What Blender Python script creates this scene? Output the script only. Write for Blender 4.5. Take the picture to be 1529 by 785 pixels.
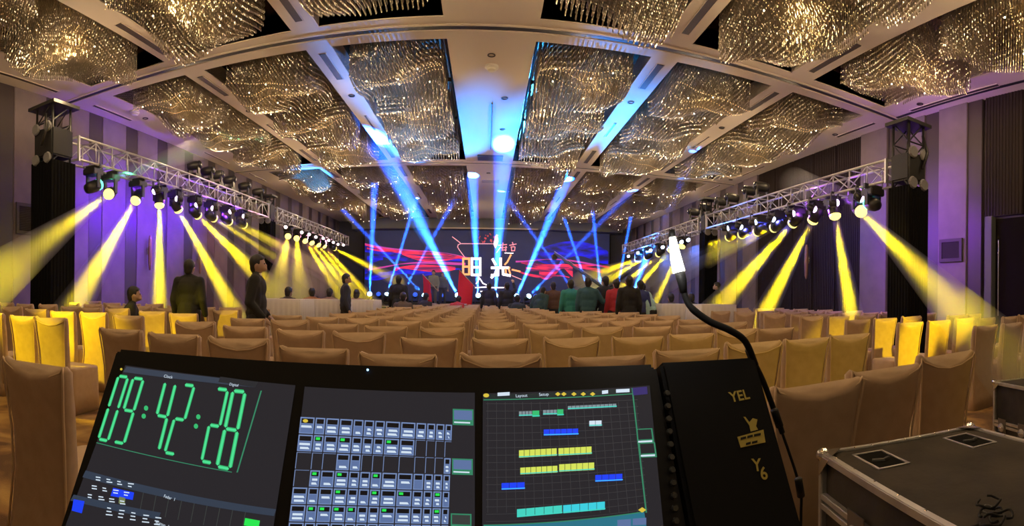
import bpy, bmesh, math, random
from mathutils import Vector, Matrix, Euler
from math import sin, cos, tan, pi, radians, atan2, hypot

random.seed(7)
sc = bpy.context.scene
for o in list(bpy.data.objects):
    bpy.data.objects.remove(o)
col = sc.collection

# ---------------------------------------------------------------- camera (swept cylindrical panorama, as the photo)
F, PX0, PY0 = 761.0, 726.4, 442.0
CAMZ, ROLL = 1.28, 0.0137
cam_data = bpy.data.cameras.new('camera')
cam = bpy.data.objects.new('camera', cam_data)
col.objects.link(cam)
sc.camera = cam
cam_data.type = 'PANO'
cam_data.panorama_type = 'CENTRAL_CYLINDRICAL'
cam_data.central_cylindrical_range_u_min = -PX0 / F
cam_data.central_cylindrical_range_u_max = (1529 - PX0) / F
cam_data.central_cylindrical_range_v_min = (PY0 - 785) / F
cam_data.central_cylindrical_range_v_max = PY0 / F
cam_data.central_cylindrical_radius = 1.0
cam_data.clip_start = 0.02
RCAM = Matrix.Rotation(-ROLL, 4, 'Y')
cam.matrix_world = Matrix.Translation((0, 0, CAMZ)) @ RCAM @ Matrix.Rotation(pi / 2, 4, 'X')

# ---------------------------------------------------------------- world, exposure
world = bpy.data.worlds.new('world')
sc.world = world
world.use_nodes = True
world.node_tree.nodes['Background'].inputs[0].default_value = (0.02, 0.02, 0.03, 1)
world.node_tree.nodes['Background'].inputs[1].default_value = 0.0
vs = sc.view_settings
vs.view_transform = 'Standard'
vs.look = 'None'
vs.exposure = 0.0
vs.gamma = 1.0
vs.use_curve_mapping = False
cy = sc.cycles
cy.max_bounces = 6
cy.diffuse_bounces = 3
cy.glossy_bounces = 3
cy.transmission_bounces = 3
cy.transparent_max_bounces = 8
cy.volume_bounces = 0
cy.sample_clamp_indirect = 4.0
cy.use_denoising = True

# light strengths, all in one place
CHANDELIER_W, YELLOW_W, BLUE_W, WASH_W, GREEN_W = 42.0, 24000.0, 2000000.0, 240.0, 2600.0
YELLOW, BLUE, PURPLE, GREEN = (1, .74, .0), (.012, .10, 1), (.17, .02, 1), (.05, 1, .35)
WARM = (1, .71, .38)

H = 4.4                                    # ceiling above the camera
CEIL = Matrix.Translation((0, 0, CAMZ)) @ Matrix.Rotation(ROLL, 4, 'Y')
WALL_L, WALL_R, STAGE_WALL, BACK_WALL = -9.1, 8.85, 30.4, -6.5

def ray(px, py):
    t = (px - PX0) / F
    return RCAM.to_3x3() @ Vector((sin(t), cos(t), (PY0 - py) / F))
def at(px, py, X=None, Y=None, Z=None, R=None):
    d = ray(px, py)
    if X is not None: k = X / d.x
    elif Y is not None: k = Y / d.y
    elif Z is not None: k = (Z - CAMZ) / d.z
    else: k = R / hypot(d.x, d.y)
    return Vector((0, 0, CAMZ)) + d * k
def floor_z(x):
    return ROLL * max(0.0, abs(x) - 0.5)

# ---------------------------------------------------------------- materials
MATS = {}
def mat(name, color=(.5, .5, .5), rough=.6, metal=0.0, spec=.5, emit=None, strength=0.0, noise=None, bump=0.0, bump_scale=40, sheen=0, coat=0):
    if name in MATS: return MATS[name]
    m = bpy.data.materials.new(name); m.use_nodes = True
    nt = m.node_tree; b = nt.nodes['Principled BSDF']
    b.inputs['Base Color'].default_value = (*color, 1)
    b.inputs['Roughness'].default_value = rough
    b.inputs['Metallic'].default_value = metal
    b.inputs['Specular IOR Level'].default_value = spec
    if sheen: b.inputs['Sheen Weight'].default_value = sheen
    if coat: b.inputs['Coat Weight'].default_value = coat
    if emit:
        b.inputs['Emission Color'].default_value = (*emit, 1)
        b.inputs['Emission Strength'].default_value = strength
        m.cycles.emission_sampling = 'NONE'
    if noise or bump:
        tc = nt.nodes.new('ShaderNodeTexCoord')
    if noise:
        c2, scale, lo, hi = noise
        n = nt.nodes.new('ShaderNodeTexNoise'); n.inputs['Scale'].default_value = scale; n.inputs['Detail'].default_value = 5
        r = nt.nodes.new('ShaderNodeValToRGB')
        r.color_ramp.elements[0].position = lo; r.color_ramp.elements[0].color = (*color, 1)
        r.color_ramp.elements[1].position = hi; r.color_ramp.elements[1].color = (*c2, 1)
        nt.links.new(tc.outputs['Object'], n.inputs['Vector']); nt.links.new(n.outputs['Fac'], r.inputs[0]); nt.links.new(r.outputs[0], b.inputs['Base Color'])
    if bump:
        n2 = nt.nodes.new('ShaderNodeTexNoise'); n2.inputs['Scale'].default_value = bump_scale; n2.inputs['Detail'].default_value = 4
        bp = nt.nodes.new('ShaderNodeBump'); bp.inputs['Strength'].default_value = bump; bp.inputs['Distance'].default_value = .02
        nt.links.new(tc.outputs['Object'], n2.inputs['Vector']); nt.links.new(n2.outputs['Fac'], bp.inputs['Height']); nt.links.new(bp.outputs[0], b.inputs['Normal'])
    MATS[name] = m
    return m
def glow(name, c=(1, 1, 1), s=1.0):
    if name in MATS: return MATS[name]
    m = mat(name, (c[0] * .3, c[1] * .3, c[2] * .3), .4, emit=c, strength=s)
    return m
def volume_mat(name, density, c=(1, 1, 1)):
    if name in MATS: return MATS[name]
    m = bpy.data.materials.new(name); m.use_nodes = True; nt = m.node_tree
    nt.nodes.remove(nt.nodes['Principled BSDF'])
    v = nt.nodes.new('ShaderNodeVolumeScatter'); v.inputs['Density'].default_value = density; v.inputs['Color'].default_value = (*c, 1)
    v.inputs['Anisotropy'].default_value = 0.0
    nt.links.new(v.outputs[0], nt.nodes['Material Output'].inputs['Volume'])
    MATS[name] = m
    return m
def crystal_mat():
    m = bpy.data.materials.new('crystal'); m.use_nodes = True; nt = m.node_tree
    nt.nodes.remove(nt.nodes['Principled BSDF'])
    g = nt.nodes.new('ShaderNodeBsdfGlossy'); g.inputs['Color'].default_value = (.86, .82, .74, 1); g.inputs['Roughness'].default_value = .26
    t = nt.nodes.new('ShaderNodeBsdfTranslucent'); t.inputs['Color'].default_value = (.72, .62, .47, 1)
    mx = nt.nodes.new('ShaderNodeMixShader'); mx.inputs[0].default_value = .45
    nt.links.new(g.outputs[0], mx.inputs[1]); nt.links.new(t.outputs[0], mx.inputs[2])
    nt.links.new(mx.outputs[0], nt.nodes['Material Output'].inputs['Surface'])
    MATS['crystal'] = m
    return m
def carpet_mat():
    m = bpy.data.materials.new('carpet'); m.use_nodes = True; nt = m.node_tree; b = nt.nodes['Principled BSDF']
    tc = nt.nodes.new('ShaderNodeTexCoord')
    n = nt.nodes.new('ShaderNodeTexNoise'); n.inputs['Scale'].default_value = 1.3; n.inputs['Detail'].default_value = 3; n.inputs['Distortion'].default_value = 1.6
    r = nt.nodes.new('ShaderNodeValToRGB'); e = r.color_ramp.elements
    e[0].position = .38; e[0].color = (.11, .055, .025, 1); e[1].position = .62; e[1].color = (.42, .26, .09, 1)
    x = e.new(.5); x.color = (.26, .14, .05, 1)
    n2 = nt.nodes.new('ShaderNodeTexNoise'); n2.inputs['Scale'].default_value = 120
    bp = nt.nodes.new('ShaderNodeBump'); bp.inputs['Strength'].default_value = .5; bp.inputs['Distance'].default_value = .01
    nt.links.new(tc.outputs['Object'], n.inputs['Vector']); nt.links.new(n.outputs['Fac'], r.inputs[0]); nt.links.new(r.outputs[0], b.inputs['Base Color'])
    nt.links.new(tc.outputs['Object'], n2.inputs['Vector']); nt.links.new(n2.outputs['Fac'], bp.inputs['Height']); nt.links.new(bp.outputs[0], b.inputs['Normal'])
    b.inputs['Roughness'].default_value = .95
    MATS['carpet'] = m
    return m

M_CEIL = mat('ceiling_paint', (.68, .60, .52), .7, bump=.05, bump_scale=8)
M_BRONZE = mat('bronze_lining', (.22, .16, .12), .22, .8)
M_TRACK = mat('dark_track', (.02, .02, .03), .5)
M_VENT = mat('dark_vent', (.05, .035, .035), .6)
M_CRYSTAL = crystal_mat()
M_PALE = mat('pale_wall_cloth', (.19, .15, .175), .8, noise=((.16, .13, .15), 3, .35, .7), bump=.08, bump_scale=60)
M_DARKW = mat('dark_wall_panel', (.045, .032, .036), .5)
M_RIB = mat('brown_partition', (.022, .014, .015), .7, spec=.2)
M_BLACKCLOTH = mat('black_drape', (.004, .004, .005), .95, spec=.1)
M_ALU = mat('aluminium', (.62, .61, .62), .35, .7, noise=((.45, .44, .45), 12, .3, .7))
M_TRUSS = mat('truss_aluminium', (.62, .62, .66), .35, .6)
M_BLACK = mat('black_plastic', (.009, .009, .010), .6, spec=.2)
M_BODY = mat('fixture_black', (.022, .021, .022), .4)
M_CLOTH = mat('chair_cover_cloth', (.47, .33, .22), .85, noise=((.42, .29, .19), 14, .35, .7), bump=.12, bump_scale=16, sheen=.15)
M_PIPE = mat('chair_cover_seam', (.56, .40, .26), .8)  # seam paler than the cloth: light along its edge put into the colour
M_CARPET = carpet_mat()
M_WHITECLOTH = mat('white_table_cloth', (.62, .58, .56), .8, bump=.2, bump_scale=10)
M_CHROME = mat('chrome', (.75, .74, .73), .18, .9)

# ---------------------------------------------------------------- mesh helpers
class MB:
    def __init__(s): s.v = []; s.f = []
    def add(s, verts, faces):
        n = len(s.v); s.v += [tuple(v) for v in verts]; s.f += [tuple(i + n for i in f) for f in faces]; return s
    def box(s, lo, hi):
        x = [(a, b, c) for a in (lo[0], hi[0]) for b in (lo[1], hi[1]) for c in (lo[2], hi[2])]
        return s.add(x, [(0, 1, 3, 2), (4, 6, 7, 5), (0, 4, 5, 1), (2, 3, 7, 6), (0, 2, 6, 4), (1, 5, 7, 3)])
    def cbox(s, c, d):
        return s.box([c[i] - d[i] / 2 for i in range(3)], [c[i] + d[i] / 2 for i in range(3)])
    def tube(s, pts, r, n=8, caps=True):
        pts = [Vector(p) for p in pts]; rs = r if isinstance(r, (list, tuple)) else [r] * len(pts)
        vs_, fs = [], []; prev = None
        for i, p in enumerate(pts):
            d = (pts[min(i + 1, len(pts) - 1)] - pts[max(i - 1, 0)])
            if d.length < 1e-9: d = Vector((0, 0, 1))
            d.normalize()
            a = prev if prev is not None else (Vector((0, 0, 1)) if abs(d.z) < .9 else Vector((1, 0, 0)))
            u = d.cross(a)
            if u.length < 1e-6: u = d.cross(Vector((1, .3, 0)))
            u.normalize(); w = u.cross(d).normalized(); prev = w
            for k in range(n):
                t = 2 * pi * k / n; vs_.append(p + (u * cos(t) + w * sin(t)) * rs[i])
        for i in range(len(pts) - 1):
            for k in range(n):
                k2 = (k + 1) % n; fs.append((i * n + k, i * n + k2, (i + 1) * n + k2, (i + 1) * n + k))
        if caps:
            fs.append(tuple(range(n))[::-1]); m = (len(pts) - 1) * n; fs.append(tuple(m + k for k in range(n)))
        return s.add(vs_, fs)
    def lathe(s, prof, n=16, c=(0, 0, 0)):
        vs_ = [(c[0] + r * cos(2 * pi * k / n), c[1] + r * sin(2 * pi * k / n), c[2] + z) for r, z in prof for k in range(n)]
        fs = []
        for i in range(len(prof) - 1):
            for k in range(n):
                k2 = (k + 1) % n; fs.append((i * n + k, i * n + k2, (i + 1) * n + k2, (i + 1) * n + k))
        fs.append(tuple(range(n))[::-1]); m = (len(prof) - 1) * n; fs.append(tuple(m + k for k in range(n)))
        return s.add(vs_, fs)
    def poly(s, pts, off):
        """flat plate: polygon pts thickened by vector off"""
        n = len(pts); off = Vector(off); a = [Vector(p) for p in pts]; b = [p + off for p in a]
        return s.add(a + b, [tuple(range(n)), tuple(range(2 * n - 1, n - 1, -1))] + [(i, n + i, n + (i + 1) % n, (i + 1) % n) for i in range(n)])
    def ball(s, c, r, n=8, m=6, sc_=(1, 1, 1)):
        vs_ = [(c[0], c[1], c[2] - r * sc_[2])]
        for i in range(1, m):
            ph = -pi / 2 + pi * i / m
            for k in range(n): vs_.append((c[0] + r * sc_[0] * cos(ph) * cos(2 * pi * k / n), c[1] + r * sc_[1] * cos(ph) * sin(2 * pi * k / n), c[2] + r * sc_[2] * sin(ph)))
        vs_.append((c[0], c[1], c[2] + r * sc_[2])); fs = []
        for k in range(n): fs.append((0, 1 + (k + 1) % n, 1 + k))
        for i in range(m - 2):
            for k in range(n):
                a = 1 + i * n; fs.append((a + k, a + (k + 1) % n, a + n + (k + 1) % n, a + n + k))
        t = len(vs_) - 1; a = 1 + (m - 2) * n
        for k in range(n): fs.append((a + k, a + (k + 1) % n, t))
        return s.add(vs_, fs)
    def mesh(s, name, m, bevel=0, smooth=False):
        me = bpy.data.meshes.new(name); me.from_pydata(s.v, [], s.f)
        bm = bmesh.new(); bm.from_mesh(me); bmesh.ops.recalc_face_normals(bm, faces=bm.faces)
        if bevel: bmesh.ops.bevel(bm, geom=list(bm.edges), offset=bevel, segments=2, affect='EDGES', clamp_overlap=True)
        bm.to_mesh(me); bm.free()
        if smooth:
            for p in me.polygons: p.use_smooth = True
        me.materials.append(m); return me
    def build(s, name, m, parent=None, bevel=0, smooth=False, mw=None):
        return link(name, s.mesh(name, m, bevel, smooth), parent, mw)
def link(name, data, parent=None, mw=None):
    o = bpy.data.objects.new(name, data); col.objects.link(o)
    if parent is not None: o.parent = parent
    if mw is not None: o.matrix_local = mw
    return o
def empty(name, loc=(0, 0, 0), rz=0, mw=None):
    o = bpy.data.objects.new(name, None); col.objects.link(o); o.empty_display_size = .1
    if mw is not None: o.matrix_world = mw
    else: o.location = loc; o.rotation_euler = (0, 0, rz)
    return o
def tag(o, label=None, cat=None, group=None, kind=None):
    if label: o['label'] = label
    if cat: o['category'] = cat
    if group: o['group'] = group
    if kind: o['kind'] = kind
    return o
ORD = 'zeroth first second third fourth fifth sixth seventh eighth ninth tenth eleventh twelfth thirteenth fourteenth fifteenth sixteenth seventeenth eighteenth nineteenth twentieth'.split()
def light(kind, name, parent, energy, color, loc, target=None, size=.05, angle=None, blend=.3):
    l = bpy.data.lights.new(name, kind); l.energy = energy; l.color = color
    l.shadow_soft_size = size
    if kind == 'SPOT': l.spot_size = angle; l.spot_blend = blend
    o = bpy.data.objects.new(name, l); col.objects.link(o)
    if parent is not None: o.parent = parent
    o.location = loc
    if target is not None: o.rotation_euler = (Vector(target) - Vector(loc)).to_track_quat('-Z', 'Y').to_euler()
    return o

# ================================================================ THE ROOM
def floor_strip():
    mb = MB(); xs = [WALL_L - .3, -6, -3, -.5, .5, 3, 6, WALL_R + .3]
    vs_ = [(x, y, floor_z(x)) for y in (BACK_WALL, STAGE_WALL + .3) for x in xs]; n = len(xs)
    fs = [(i, i + 1, n + i + 1, n + i) for i in range(n - 1)]
    vs2 = [(x, y, z - .25) for x, y, z in vs_]
    fs2 = [(2 * n + n + i, 2 * n + n + i + 1, 2 * n + i + 1, 2 * n + i) for i in range(n - 1)]
    mb.add(vs_ + vs2, fs + fs2)
    return mb.build('floor', M_CARPET)
tag(floor_strip(), 'brown and gold patterned carpet floor of the ballroom', None, kind='structure')

# ceiling with coffers (ceiling-local coordinates: z = H is the ceiling surface)
CX = [(-8.0, -5.99), (-5.53, -3.35), (-2.86, -.80), (.73, 2.81), (3.31, 5.35), (5.87, 7.84)]
CY = [(-7.6, -.5), (.2, 8.03), (8.73, 16.56), (17.27, 28.9)]
ceil_mb = MB()
def cbx(x0, x1, y0, y1, z0=H, z1=H + .35): ceil_mb.box((x0, y0, z0), (x1, y1, z1))
yb = [BACK_WALL - 1.5] + [v for p in CY for v in p] + [STAGE_WALL + .5]
xb = [-9.6] + [v for p in CX for v in p] + [9.3]
for i in range(0, len(yb), 2): cbx(-9.6, 9.3, yb[i], yb[i + 1])
for (y0, y1) in CY:
    for i in range(0, len(xb), 2): cbx(xb[i], xb[i + 1], y0, y1)
ceiling = ceil_mb.build('ceiling', M_CEIL, mw=CEIL)
tag(ceiling, 'coffered ballroom ceiling painted beige', None, kind='structure')
for (y0, y1) in CY:
    for (x0, x1) in CX:
        mb = MB(); t = .04; d = .62
        mb.box((x0 - t, y0 - t, H + .02), (x0, y1 + t, H + d)); mb.box((x1, y0 - t, H + .02), (x1 + t, y1 + t, H + d))
        mb.box((x0, y0 - t, H + .02), (x1, y0, H + d)); mb.box((x0, y1, H + .02), (x1, y1 + t, H + d))
        mb.box((x0 - t, y0 - t, H + d), (x1 + t, y1 + t, H + d + t))
        mb.build('coffer_lining', M_BRONZE, ceiling)
# dark partition tracks let into the ceiling
for yy in (8.35, 16.86):
    mb = MB(); mb.box((-9.2, yy - .045, H - .012), (8.8, yy + .045, H + .02)); mb.build('partition_track', M_TRACK, ceiling)
    for s in (-1, 1):
        mb = MB(); mb.box((-9.2, yy + s * .09 - .02, H - .02), (8.8, yy + s * .09 + .02, H + .01)); mb.build('track_lip', M_CEIL, ceiling)
mb = MB(); mb.box((8.42, -4, H - .012), (8.5, 8.35, H + .02)); mb.build('partition_track', M_TRACK, ceiling)
# long dark air outlets in the ribs
RIBX = [(-5.99 - 5.53) / 2, (-3.35 - 2.86) / 2, (2.81 + 3.31) / 2, (5.35 + 5.87) / 2]
def vent(x, y0, y1, w=.13):
    m = MB(); m.box((x - w / 2, y0, H - .01), (x + w / 2, y1, H + .02)); v = m.build('air_vent', M_VENT, ceiling)
    f = MB()
    for a in (x - w / 2 - .012, x + w / 2): f.box((a, y0 - .012, H - .016), (a + .012, y1 + .012, H + .01))
    f.build('vent_frame', M_CEIL, v)
for i, x in enumerate(RIBX):
    vent(x, 6.4, 7.75); vent(x, 8.95, 10.1); vent(x, 12.3, 13.4, .05); vent(x, 14.8, 16.2); vent(x, 17.4, 18.8); vent(x, 22, 23.2, .05); vent(x, 26, 27.4)
for x in (-8.75, 8.35):
    vent(x, 5.4, 7.7, .09); vent(x, 8.9, 10.3, .09); vent(x, 14, 15.5, .06); vent(x, 17.2, 18.6, .06)
m = MB(); m.box((-.4, 15.9, H - .02), (.4, 16.5, H + .02)); m.build('access_panel', M_TRACK, ceiling)
m = MB(); m.box((-.3, 19.3, H - .02), (.35, 19.75, H + .02)); m.build('access_panel', mat('panel_grey', (.4, .38, .38), .6), ceiling)
m = MB(); m.box((-.012, 11.6, H - .03), (.012, 15.2, H + .01)); m.build('ceiling_track', M_VENT, ceiling)
for x, y in [(-.03, 9.3), (.28, 11.3), (.3, 13.4), (-8.5, 6.6), (-8.35, 10.4), (-8.4, 13.6), (8.2, 7.3), (8.2, 10.2), (8.2, 13.2), (8.3, 16.2), (-8.4, 16.3), (-.05, 18.2), (-3.1, 11), (3.05, 10.9), (-5.76, 11.2), (5.6, 11.5)]:
    m = MB(); m.lathe([(.075, 0), (.075, -.012), (.055, -.012), (.05, .02)], 16, (x, y, H)); m.build('downlight', M_VENT, ceiling, smooth=False)
# smoke detectors
for i, (x, y, lab) in enumerate([(-.02, 9.75, 'round white smoke detector in the middle ceiling strip above the seating'), (-8.25, 9.85, 'round white smoke detector on the ceiling strip beside the left wall')]):
    d = empty('smoke_detector', mw=CEIL @ Matrix.Translation((x, y, H))); tag(d, lab, 'smoke detector')
    MB().lathe([(.13, 0), (.13, -.035), (.1, -.05)], 20).build('base', mat('detector_white', (.75, .72, .66), .5), d)
    MB().lathe([(.09, -.05), (.085, -.085), (.05, -.1), (.01, -.1)], 20).build('sensor_dome', mat('detector_white'), d)

# walls
WT = 6.3
wall_l = MB().box((WALL_L - .25, BACK_WALL, 0), (WALL_L - .06, STAGE_WALL, WT)).build('wall_left', M_DARKW); tag(wall_l, 'left wall of alternating pale cloth panels and dark strips', kind='structure')
y = 9.17 - 1.43 * 9
while y < 29.5:
    d = MB().box((WALL_L - .06, y, .12), (WALL_L - .01, y + .48, WT)); d.build('dark_strip', M_DARKW, wall_l, bevel=.008)
    b = MB().box((WALL_L - .06, y + .485, .12), (WALL_L, y + 1.425, WT)); b.build('cloth_panel', M_PALE, wall_l, bevel=.012)
    y += 1.43
tag(MB().box((WALL_L - .06, BACK_WALL, 0), (WALL_L + .02, STAGE_WALL, .28)).build('baseboard_left', M_DARKW), 'dark baseboard along the left wall', kind='structure')
wall_r = MB().box((WALL_R + .06, BACK_WALL, 0), (WALL_R + .25, STAGE_WALL, WT)).build('wall_right', M_DARKW); tag(wall_r, 'right wall of pale columns and brown folding partition panels', kind='structure')
def rpanel(y0, y1, m, name, dx=.06, z0=.05, z1=WT): return MB().box((WALL_R - dx + .06, y0, z0), (WALL_R + .06, y1, z1)).build(name, m, wall_r, bevel=.01)
rpanel(8.84, 9.8, M_PALE, 'cloth_column', .12); rpanel(6.42, 7.2, M_PALE, 'cloth_column', .12); rpanel(15.07, 16.05, M_PALE, 'cloth_column', .12)
rpanel(7.64, 8.1, M_PALE, 'cloth_column', .1); rpanel(7.2, 7.64, M_DARKW, 'dark_strip', .06); rpanel(8.1, 8.84, M_DARKW, 'dark_strip', .06); rpanel(6.05, 6.42, M_DARKW, 'dark_strip', .08)
y = 16.1
while y < 29:
    rpanel(y, y + .45, M_DARKW, 'dark_strip', .06); rpanel(y + .455, y + 1.425, M_PALE, 'cloth_panel', .08); y += 1.43
# folding partition leaves with fine ribs
def partition(y0, y1, n, z0, z1):
    w = (y1 - y0) / n
    for i in range(n):
        a, b = y0 + i * w + .015, y0 + (i + 1) * w - .015
        p = MB().box((WALL_R, a, z0), (WALL_R + .06, b, z1)).build('partition_panel', M_RIB, wall_r, bevel=.008)
        r = MB(); k = int((b - a) / .075)
        for j in range(k):
            yy = a + (j + .5) * (b - a) / k; r.box((WALL_R - .014, yy - .012, z0 + .02), (WALL_R, yy + .012, z1 - .02))
        r.build('ribbing', M_RIB, p)['kind'] = 'stuff'
partition(9.82, 15.05, 5, .05, WT); partition(2.2, 6.0, 4, 3.05, WT)
for i, (y0, y1) in enumerate([(4.95, 5.72), (4.1, 4.92)]):
    d = MB().box((WALL_R + .02, y0, .02), (WALL_R + .06, y1, 3.0)).build('door_leaf', mat('black_door', (.007, .005, .005), .85, spec=.1), wall_r, bevel=.01)
    MB().tube([(WALL_R - .05, y1 - .12, 1.0), (WALL_R - .05, y1 - .12, 2.55)], .014, 8).build('door_handle', M_CHROME, d)
MB().box((WALL_R - .1, 5.74, 0), (WALL_R + .06, 5.92, 3.05)).build('door_post', mat('grey_post', (.10, .11, .105), .5), wall_r, bevel=.01)
tag(MB().box((WALL_R + .02, BACK_WALL, 0), (WALL_R + .1, 4.0, .2)).build('baseboard_right', M_DARKW), 'dark baseboard along the right wall', kind='structure')
tag(MB().box((WALL_L - .3, BACK_WALL - .2, 0), (WALL_R + .3, BACK_WALL, WT)).build('wall_back', M_RIB), 'brown wall behind the viewer', kind='structure')
tag(MB().box((WALL_L - .3, STAGE_WALL, 0), (WALL_R + .3, STAGE_WALL + .2, WT)).build('wall_stage', mat('stage_wall', (.05, .05, .06), .7)), 'dark wall behind the stage screen', kind='structure')
pel = MB().box((-7.9, 29.0, 5.13), (7.9, STAGE_WALL, WT)).build('trim_1', mat('pelmet', (.14, .15, .16), .6)); tag(pel, 'dark pelmet above the stage screen', kind='structure')
MB().box((-2.6, 28.96, 5.1), (2.9, 29.02, 5.17)).build('pelmet_rail', M_CEIL, pel)
# wall return-air grilles
def grille(X, y0, y1, z0, z1, lab, s):
    g = empty('wall_grille', (X, (y0 + y1) / 2, z0)); tag(g, lab, 'air grille')
    w, h = y1 - y0, z1 - z0; fr = MB()
    for a, b, c, d in [(-w / 2, w / 2, 0, .07), (-w / 2, w / 2, h - .07, h), (-w / 2, -w / 2 + .07, .07, h - .07), (w / 2 - .07, w / 2, .07, h - .07)]:
        fr.box((-.02, a, c), (.02, b, d))
    fr.build('frame', mat('grille_frame', (.055, .045, .048), .7), g)
    n = 14
    sl = MB().add([(-.012, -w / 2 + .07, 0), (-.012, w / 2 - .07, 0), (.012, w / 2 - .07, .03), (.012, -w / 2 + .07, .03)], [(0, 1, 2, 3)]).mesh('slat', mat('grille_slat', (.035, .028, .028), .7))
    for i in range(n): link('slat', sl, g, Matrix.Translation((0, 0, .08 + i * (h - .19) / (n - 1))))
grille(WALL_L + .03, 6.85, 7.5, 2.55, 3.25, 'dark air grille in the left wall beyond the nearest black drape', 1)
grille(WALL_R - .09, 6.5, 7.12, 2.15, 2.65, 'dark air grille in the pale column on the right wall', -1)
# wall sconces: slim hanging crystal drops
for i, (X, Y, s, lab) in enumerate([(WALL_L + .12, 8.45, 1, 'slim amber wall sconce between the truss tower and the first dark strip'), (WALL_L + .12, 11.55, 1, 'slim amber wall sconce on the left wall behind the third yellow beam'),
                                    (WALL_L + .12, 14.25, 1, 'slim amber wall sconce on the left wall behind the fourth yellow beam'), (WALL_R - .16, 12.0, -1, 'slim pale wall sconce on the right wall partition')]):
    o = empty('wall_sconce', (X, Y, 1.9)); tag(o, lab, 'wall lamp')
    MB().cbox((-s * .08, 0, .55), (.06, .1, .2)).build('backplate', M_CHROME, o, bevel=.01)
    MB().lathe([(.02, 0), (.045, .1), (.06, .5), (.05, .9), (.02, 1.0)], 10).build('crystal_drop', mat('amber_crystal', (.35, .2, .16), .2), o, smooth=True)
# stage platform and steps
st = empty('stage_platform', (0, 24.2, 0)); tag(st, 'black stage platform in front of the big screen', 'stage')
MB().box((-8.2, 0, 0), (8.2, 6.1, .74)).build('deck', M_BLACK, st)
MB().box((-8.22, -.02, .70), (8.22, .03, .745)).build('edge_strip', M_ALU, st)
for i in range(3): MB().box((-1.2, -.3 * (3 - i), 0), (1.2, -.3 * (2 - i), .18 * (i + 1))).build('step', M_BLACK, st)

# ---------------------------------------------------------------- chandeliers
UW, UL = 1.78, 2.3
def wave(x, y, ph, amp):
    u, v = x / UW, y / UL
    return -.10 - amp * (.5 + .5 * sin(2 * pi * (u * .55 + v * .85) + ph)) - .06 * sin(2 * pi * (u * 1.3 - v * .6) + ph * 1.7)
def strand_mesh(ph, amp, px_, py_):
    """hanging strings of long four-sided crystals on a regular grid, cut off along a wave"""
    vs_, fs = [], []; nx, ny = int(UW / px_), int(UL / py_); hb, r = .05, .30 * min(px_, py_); rr = random.Random(4)
    for i in range(nx):
        for j in range(ny):
            x, y = (i + .5) / nx * UW - UW / 2, (j + .5) / ny * UL - UL / 2
            if (abs(x) / (UW / 2)) ** 5 + (abs(y) / (UL / 2)) ** 5 > 1.02: continue
            z = wave(x, y, ph, amp)
            while z < .42:
                n = len(vs_); a0 = rr.uniform(-.7, .7)
                vs_.append((x, y, z)); vs_ += [(x + r * cos(q * pi / 2 + a0), y + r * sin(q * pi / 2 + a0), z + hb * .55) for q in range(4)]; vs_.append((x, y, z + 2 * hb))
                for q in range(4):
                    fs.append((n, n + 1 + (q + 1) % 4, n + 1 + q)); fs.append((n + 5, n + 1 + q, n + 1 + (q + 1) % 4))
                z += 2 * hb
    me = bpy.data.meshes.new('crystal_strands'); me.from_pydata(vs_, [], fs); me.materials.append(M_CRYSTAL)
    return me
VAR = [(0.4, .30), (2.3, .26), (4.2, .32)]
STR_NEAR = [strand_mesh(p, a, .078, .05) for p, a in VAR]
STR_FAR = [strand_mesh(p, a, .09, .08) for p, a in VAR]
PLATE = MB().box((-UW / 2, -UL / 2, .42), (UW / 2, UL / 2, .618)).mesh('mounting_plate', mat('plate_gold', (.30, .22, .12), .3, .8))
BULB = MB().ball((0, 0, 0), .014, 6, 4).mesh('bulb', glow('bulb_glow', (1, .86, .6), 8), smooth=True)
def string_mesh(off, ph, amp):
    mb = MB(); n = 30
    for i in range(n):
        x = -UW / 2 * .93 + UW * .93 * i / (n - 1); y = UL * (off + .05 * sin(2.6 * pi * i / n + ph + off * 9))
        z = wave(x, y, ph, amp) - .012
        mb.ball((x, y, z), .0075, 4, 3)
    return mb.mesh('light_string', glow('string_glow', (1, .68, .28), 2.0))  # wavy line of glowing gold beads along the crystal ends
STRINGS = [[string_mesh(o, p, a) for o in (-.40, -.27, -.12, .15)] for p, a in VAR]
BULBPOS = []
for p, a in VAR:
    rr = random.Random(int(p * 10)); L = []
    for i in range(3):
        for j in range(3):
            x = (-.3 + .3 * i + rr.uniform(-.06, .06)) * UW; y = (-.32 + .32 * j + rr.uniform(-.06, .06)) * UL; L.append((x, y, wave(x, y, p, a) - .02))
    BULBPOS.append(L)
COLN = ['outer left', 'middle left', 'inner left', 'inner right', 'middle right', 'outer right']
ROWN = ['rear row', 'overhead row', 'middle row', 'far row']
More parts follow.
